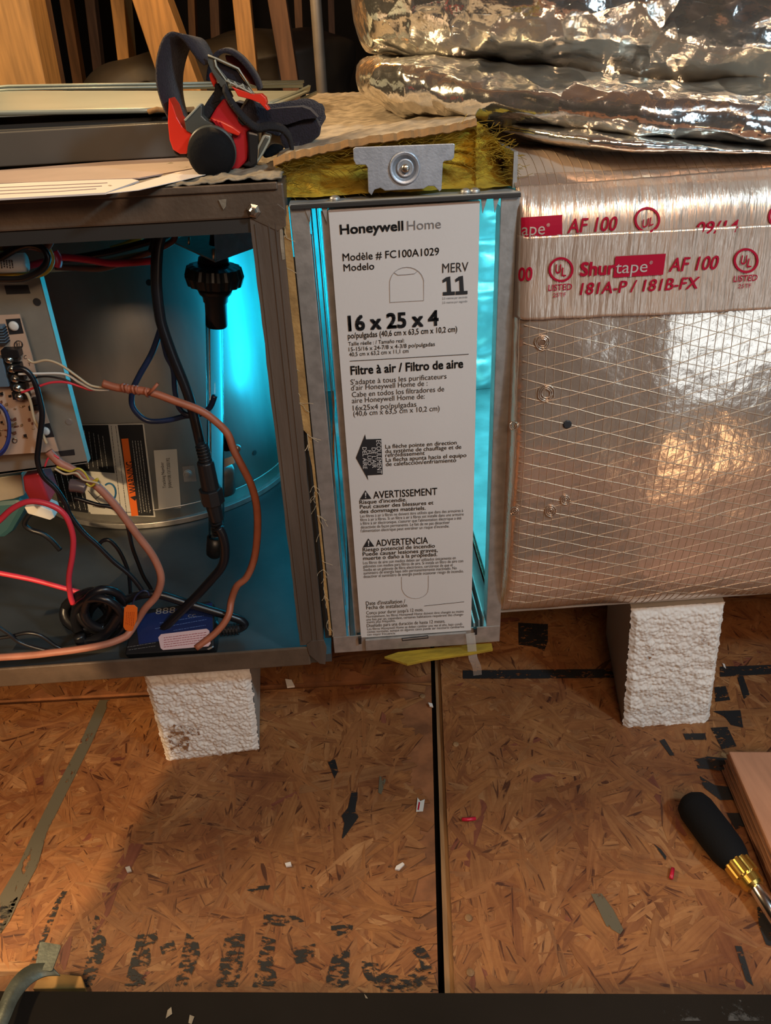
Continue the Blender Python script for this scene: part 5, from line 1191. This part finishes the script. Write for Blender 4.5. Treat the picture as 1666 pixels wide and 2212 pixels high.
hpl('strap_top', [(735, 740), (820, 760), (960, 790), (1060, 815), (1240, 800), (1400, 792), (1480, 820), (1560, 900), (1420, 915), (1250, 970), (1100, 955), (930, 955), (830, 880)], .072, .030, 'fabric', .003)
hpl('small_strap_loop', [(945, 1015), (1050, 985), (1150, 1000), (1185, 1060), (1170, 1090), (1060, 1050), (960, 1030)], .060, .014, 'fabric', .002)

# ================================================================== FOAM BLOCKS
def foam(label, fr_px, Yf, zb, depth, yaw_side, name='foam_block', seed=1, side='right', holes=()):
    """fr_px TL,TR,BR,BL outline of the rough front, in pixels on the plane y=Yf"""
    e = empty(name, F(*fr_px[3], Yf), label, 'foam block', 'foam blocks propping up furnace and duct')
    q = [F(*p, Yf) for p in fr_px]; nx, ny = 190, 220; V = []; Fc = []
    for j in range(ny + 1):
        for i in range(nx + 1):
            u, v = i / nx, j / ny
            p = q[0].lerp(q[1], u).lerp(q[3].lerp(q[2], u), v)
            s_ = Vector((p.x * 250, p.z * 250, seed)); dd = noise.voronoi(s_)[0][0]
            h = .0026 * (1 - dd) + .0022 * noise.fractal(Vector((p.x * 45, p.z * 80, seed)), 1, 2, 4)
            ed = min(u, 1 - u, v, 1 - v) * 18; rim = min(1, ed)
            p.y -= h * (.3 + .7 * rim) - .003 * (1 - rim)
            if u in (0, 1): p.x += .0022 * noise.noise(Vector((p.z * 120, seed, u))) + .001 * noise.noise(Vector((p.z * 400, seed, u)))
            if v == 1: p.z += .002 * noise.noise(Vector((p.x * 120, seed, 3))) + .0012 * noise.noise(Vector((p.x * 420, seed, 3)))
            V.append(p)
    for j in range(ny):
        for i in range(nx): a = j * (nx + 1) + i; Fc.append((a, a + 1, a + nx + 2, a + nx + 1))
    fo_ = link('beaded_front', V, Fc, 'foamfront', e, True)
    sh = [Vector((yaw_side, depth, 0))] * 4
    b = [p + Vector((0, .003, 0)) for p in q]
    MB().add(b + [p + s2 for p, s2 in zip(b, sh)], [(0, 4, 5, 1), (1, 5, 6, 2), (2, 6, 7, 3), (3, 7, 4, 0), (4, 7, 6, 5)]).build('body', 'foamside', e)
    for h in holes:
        P = [F(x, y, Yf - .006) for x, y in h]; link('dirt_mark', P, [tuple(t) for t in tessellate_polygon([P])], 'staindots', e)
    return e
foam('white beaded foam block under the furnace cabinet, left of the floor seam', [(308, 1455), (540, 1446), (560, 1622), (360, 1650)], .02, FZ, .16, -.012, seed=2, holes=([(375, 1565), (400, 1568), (410, 1600), (405, 1625), (370, 1628), (362, 1590)], [(395, 1572), (430, 1574), (432, 1588), (400, 1590)]))
foam('white beaded foam block under the foil duct, near the nut driver', [(1366, 1318), (1568, 1304), (1531, 1577), (1345, 1598)], .02, FZ, .16, .03, seed=9, holes=([(1380, 1570), (1400, 1572), (1398, 1592), (1378, 1590)], [(1398, 1400), (1412, 1402), (1414, 1426), (1402, 1424)], [(1520, 1370), (1534, 1372), (1532, 1396), (1520, 1390)]))

# ================================================================== TOOLS, PLANK, DEBRIS
nd = empty('nut_driver', G(1487, 1722, FZ), 'nut driver with black grip, brass collar and steel shaft on the right board', 'screwdriver')
ZN = FZ + .0195
A = G(1497, 1738, ZN); B = G(1592, 1864, ZN); Cc_ = G(1633, 1917, ZN - .002); D = G(1700, 2022, ZN - .004)
L_ = (B - A).length; R_ = .0178
MB().lathe([(-.009, .004), (-.007, .010), (-.002, R_ * .88), (.006, R_), (L_ * .55, R_ * 1.0), (L_ * .8, R_ * .96), (L_ * .92, R_ * .86), (L_, R_ * .74), (L_ + .002, R_ * .6)], A, B - A, 40).build('grip', 'matblack', nd, True)
cl_ = MB(); ax_ = (Cc_ - B).normalized(); aa = ax_.orthogonal().normalized(); bb = ax_.cross(aa); Lc = (Cc_ - B).length
v = []; f = []; n = 48
for t_, r_ in [(-.004, .0112), (0, .0122), (Lc * .55, .0122), (Lc * .62, .0108), (Lc * .9, .0105), (Lc, .0085)]:
    for k in range(n):
        an = 2 * PI * k / n; r2 = r_ + (.0008 if k % 4 < 2 and t_ < Lc * .58 else 0); v.append(B + ax_ * t_ + (aa * math.cos(an) + bb * math.sin(an)) * r2)
for i in range(5):
    for k in range(n): f.append((i * n + k, i * n + (k + 1) % n, (i + 1) * n + (k + 1) % n, (i + 1) * n + k))
f.append(tuple(range(n))); f.append(tuple(5 * n + k for k in range(n)))
MB().add(v, f).build('brass_collar', 'brass', nd)
MB().lathe([(-.002, .0062), (0, .0064), ((D - Cc_).length, .0064)], Cc_, D - Cc_, 28).build('shaft', 'steel', nd, True)
# plank
ZP = FZ + .036
pk = empty('pine_plank', G(1600, 1640, FZ), 'pinkish pine plank end lying at the right edge beyond the nut driver', 'plank')
k1, k2 = G(1574, 1622, ZP), G(1690, 1890, ZP); dv = (k2 - k1); rt = Vector((-dv.y, dv.x, 0)).normalized()
if rt.x < 0: rt = -rt
k1b, k2b = k1 + rt * .14, k2 + rt * .14
MB().prism([k1, k1b, k2b, k2], (0, 0, -.033)).build('board', 'plank', pk, False, .002)
for k in range(4):
    z = ZP - .006 - k * .008
    MB().tube([Vector((k1.x - .0004, k1.y, z)), Vector((k2.x - .0004, k2.y, z + .001))], .0011, 6).build('edge_grain', 'plankside', pk)
# scraps
def scrap(nm, pxs, m, lab, cat='scrap', group=None, h=.0024):
    o = MB().prism([G(x, y, FZ + .0022 + h) for x, y in pxs], (0, 0, -h)).build(nm, m, None, False, .0003); tag(o, lab, cat, group); return o
for pts, lab in (((998, 1770, 1028, 1768), 'bit of red wire insulation lying just right of the floor seam'), ((1450, 1898, 1454, 1876), 'bit of red wire insulation lying left of the nut driver collar')):
    o = MB().tube([G(pts[0], pts[1], FZ + .0045), G((pts[0] + pts[2]) / 2, (pts[1] + pts[3]) / 2 + 1, FZ + .0047), G(pts[2], pts[3], FZ + .0045)], .0019, 8).build('wire_scrap', 'red', None, True); tag(o, lab, 'scrap')
ls = scrap('label_scrap', [(902, 1722), (908, 1730), (918, 1726), (914, 1752), (899, 1753)], 'labelwhite', 'torn printed paper scrap left of the floor seam', 'scrap', None, .0008)
link('printed_bits', [G(905, 1732, FZ + .0034), G(908, 1733, FZ + .0034), G(905, 1750, FZ + .0034), G(902, 1749, FZ + .0034)], [(0, 1, 2, 3)], 'redprint', ls)
scrap('foam_crumb', [(615, 1864), (628, 1861), (630, 1869), (618, 1871)], 'foamfront', 'small white crumb on the shaded floor above the stencilled letters', 'crumb')
scrap('foam_crumb', [(856, 1870), (870, 1862), (874, 1866), (862, 1878), (853, 1877)], 'foamfront', 'white shaving beside the floor seam below the torn paper', 'crumb')
scrap('foam_crumb', [(616, 1466), (630, 1468), (637, 1482), (620, 1484)], 'foamfront', 'white chip on the board joint beside the left foam block', 'crumb')
scrap('foam_crumb', [(925, 1517), (934, 1519), (936, 1526), (928, 1524)], 'foamfront', 'white chip at the top of the floor seam', 'crumb')
scrap('foam_crumb', [(270, 1873), (280, 1870), (284, 1880), (274, 1883)], 'foamside', 'grey crumb near the edge of the light patch', 'crumb')
scrap('foam_crumb', [(1561, 1432), (1566, 1434), (1569, 1444), (1564, 1440)], 'foamfront', 'white sliver beside the right foam block', 'crumb', None, .001)
# black beam in front
bm_ = empty('black_beam', (.05, -.4, FZ), 'black tarred beam lying across the foreground of the floor', 'beam')
ZB = FZ + .030
p0, p1 = G(-200, 2139, ZB), G(1900, 2148, ZB)
MB().prism([p0, p1, Vector((p1.x, p1.y - .16, ZB)), Vector((p0.x, p0.y - .16, ZB))], (0, 0, -.0285)).build('timber', 'beam', bm_, False, .002)
link('smear', [G(1380, 2150, ZB + .0006), G(1600, 2160, ZB + .0006), G(1660, 2205, ZB + .0006), G(1420, 2205, ZB + .0006)], [(0, 1, 2, 3)], 'greyscuff', bm_)
for q in ([(362, 2182), (370, 2175), (372, 2190), (358, 2200)], [(410, 2192), (420, 2196), (414, 2212), (407, 2210)], [(787, 2147), (792, 2152), (795, 2157), (790, 2156)]):
    P = [G(x, y, ZB + .0008) for x, y in q]; link('pale_fleck', P, [(0, 1, 2, 3)], 'dust', bm_)
ms = empty('metal_strap', G(60, 2130, FZ + .03), 'bent weathered metal strap at the lower left corner', 'strap')
P = smoothpath([G(118, 2094, ZB + .004), G(85, 2096, ZB + .006), G(55, 2112, ZB + .010), G(28, 2145, ZB + .014), G(10, 2185, ZB + .016), G(-10, 2230, ZB + .016)], 6)
MB().ribbon(P, (-.012, .010, .002), .0012).build('strap_band', 'strap_metal', ms, True)
MB().prism([G(x, y, ZB + .006) for x, y in [(86, 2036), (90, 2034), (130, 2041), (131, 2046), (113, 2096), (108, 2098), (75, 2093)]], (0, 0, -.0012)).build('strap_tab', 'strap_metal', ms)
sc_ = MB().prism([G(x, y, FZ + .012) for x, y in [(86, 2104), (120, 2102), (176, 2108), (184, 2134), (70, 2136)]], (0, 0, -.010)).build('osb_scrap', 'scrap', None, False, .001); tag(sc_, 'yellowish board scrap beside the metal strap', 'scrap')

# ================================================================== BACKGROUND
def stud(label, px, Y, th=.09, m='wooddim', name='wall_stud', ext_=900, slopes=None, group=None):
    """px: x-left-top, x-right-top at y=0 and x-left, x-right at y=200 on plane y=Y"""
    (a, b), (c, d) = px
    top_ = [F(a, 0, Y), F(b, 0, Y)]; bot = [F(c, 200, Y), F(d, 200, Y)]
    f1 = lambda t_, u_, k: u_ + (t_ - u_) * k
    P = [f1(top_[0], bot[0], 6), f1(top_[1], bot[1], 6), f1(top_[1], bot[1], -2.2 / max(.6, Y)), f1(top_[0], bot[0], -2.2 / max(.6, Y))]
    o = MB().prism(P, (0, th, 0)).build(name, m, None, False, .002); tag(o, label, 'stud', group); return o
stud('bright raw pine stud at the upper left corner of the photo', ((-45, 62), (-5, 103)), .98, .09, 'wood')
stud('dim brown stud just right of the bright corner stud', ((62, 95), (104, 132)), 1.5, .05)
stud('short orange stud between the corner stud and the diagonal brace', ((238, 268), (262, 285)), 1.75, .09, 'wood')
stud('wide diagonal pine brace behind the headlamp', ((285, 362), (352, 436)), 1.35, .09, 'wood', 'diagonal_brace')
stud('narrow orange stud right of the headlamp', ((502, 540), (522, 560)), 1.6, .05, 'wood')
stud('wide orange-brown stud left of the grey pipe', ((578, 618), (612, 648)), 1.7, .09, 'wooddim')
o = MB().tube([F(682, 0, 1.25) + (F(682, 0, 1.25) - F(692, 200, 1.25)) * 5, F(682, 0, 1.25), F(696, 235, 1.25) + Vector((0, 0, -.6))], .0115, 16).build('grey_pipe', 'pole', None, True); tag(o, 'slim grey vertical pipe left of the foil blanket', 'pipe')
for i, (a, b, c, d, Y, lab) in enumerate(((128, 150, 160, 182, 2.3, 'faint dark stud third from the left'), (182, 204, 206, 226, 2.5, 'faint dark stud left of the short orange stud'), (405, 420, 412, 428, 2.6, 'faint stud directly above the headlamp strap'), (452, 472, 460, 480, 2.8, 'faint stud between the brace and narrow orange stud'), (635, 652, 645, 660, 2.5, 'faint stud beside the wide orange-brown stud'), (708, 722, 714, 728, 2.4, 'faint stud right of the grey pipe'))):
    stud(lab, ((a, b), (c, d)), Y, .05)
def lump(nm, px, Y, depth, m, lab, cat):
    P = [F(x, y, Y) for x, y in px]; c = sum(P, Vector()) / len(P); V = []; Fc = []; n = len(P); R = 7
    for k in range(R):
        a = PI / 2 * k / (R - 1)
        for p in P:
            q = c + (p - c) * math.cos(a) ** .6 if k < R - 1 else c + (p - c) * .02
            q = q + Vector((0, -depth * math.sin(a) + depth, 0)); q += Vector((0, 1, 1)) * .02 * noise.noise(q * 9); V.append(q)
    for k in range(R - 1):
        for i in range(n): j = (i + 1) % n; Fc.append((k * n + i, k * n + j, (k + 1) * n + j, (k + 1) * n + i))
    V.append(c); Fc += [((R - 1) * n + i, (R - 1) * n + (i + 1) % n, len(V) - 1) for i in range(n)]
    for i, p in enumerate(P): V.append(p + Vector((0, depth + .1, 0)))
    b0_ = len(V) - n
    for i in range(n): j = (i + 1) % n; Fc.append((i, b0_ + i, b0_ + j, j))
    o = link(nm, V, Fc, m, None, True); tag(o, lab, cat); sm = o.modifiers.new('s', 'SUBSURF'); sm.levels = 1; sm.render_levels = 1; return o
def ptsm(L, sub=4):
    return [(p.x, p.y) for p in smoothpath([Vector((a, b, 0)) for a, b in L], sub, True)]
lump('wrapped_duct', ptsm([(120, 190), (200, 150), (290, 110), (380, 85), (480, 62), (600, 50), (700, 62), (768, 80), (775, 130), (760, 190), (740, 260), (400, 280), (120, 260)]), 1.95, .35, 'wrap', 'large dusty dark wrapped duct in the attic behind the headlamp', 'duct')
lump('wrapped_duct', ptsm([(150, 178), (230, 135), (330, 112), (410, 130), (470, 175), (480, 250), (150, 250)]), 1.52, .14, 'wrap', 'lower dusty insulation mound behind the metal tray', 'duct')
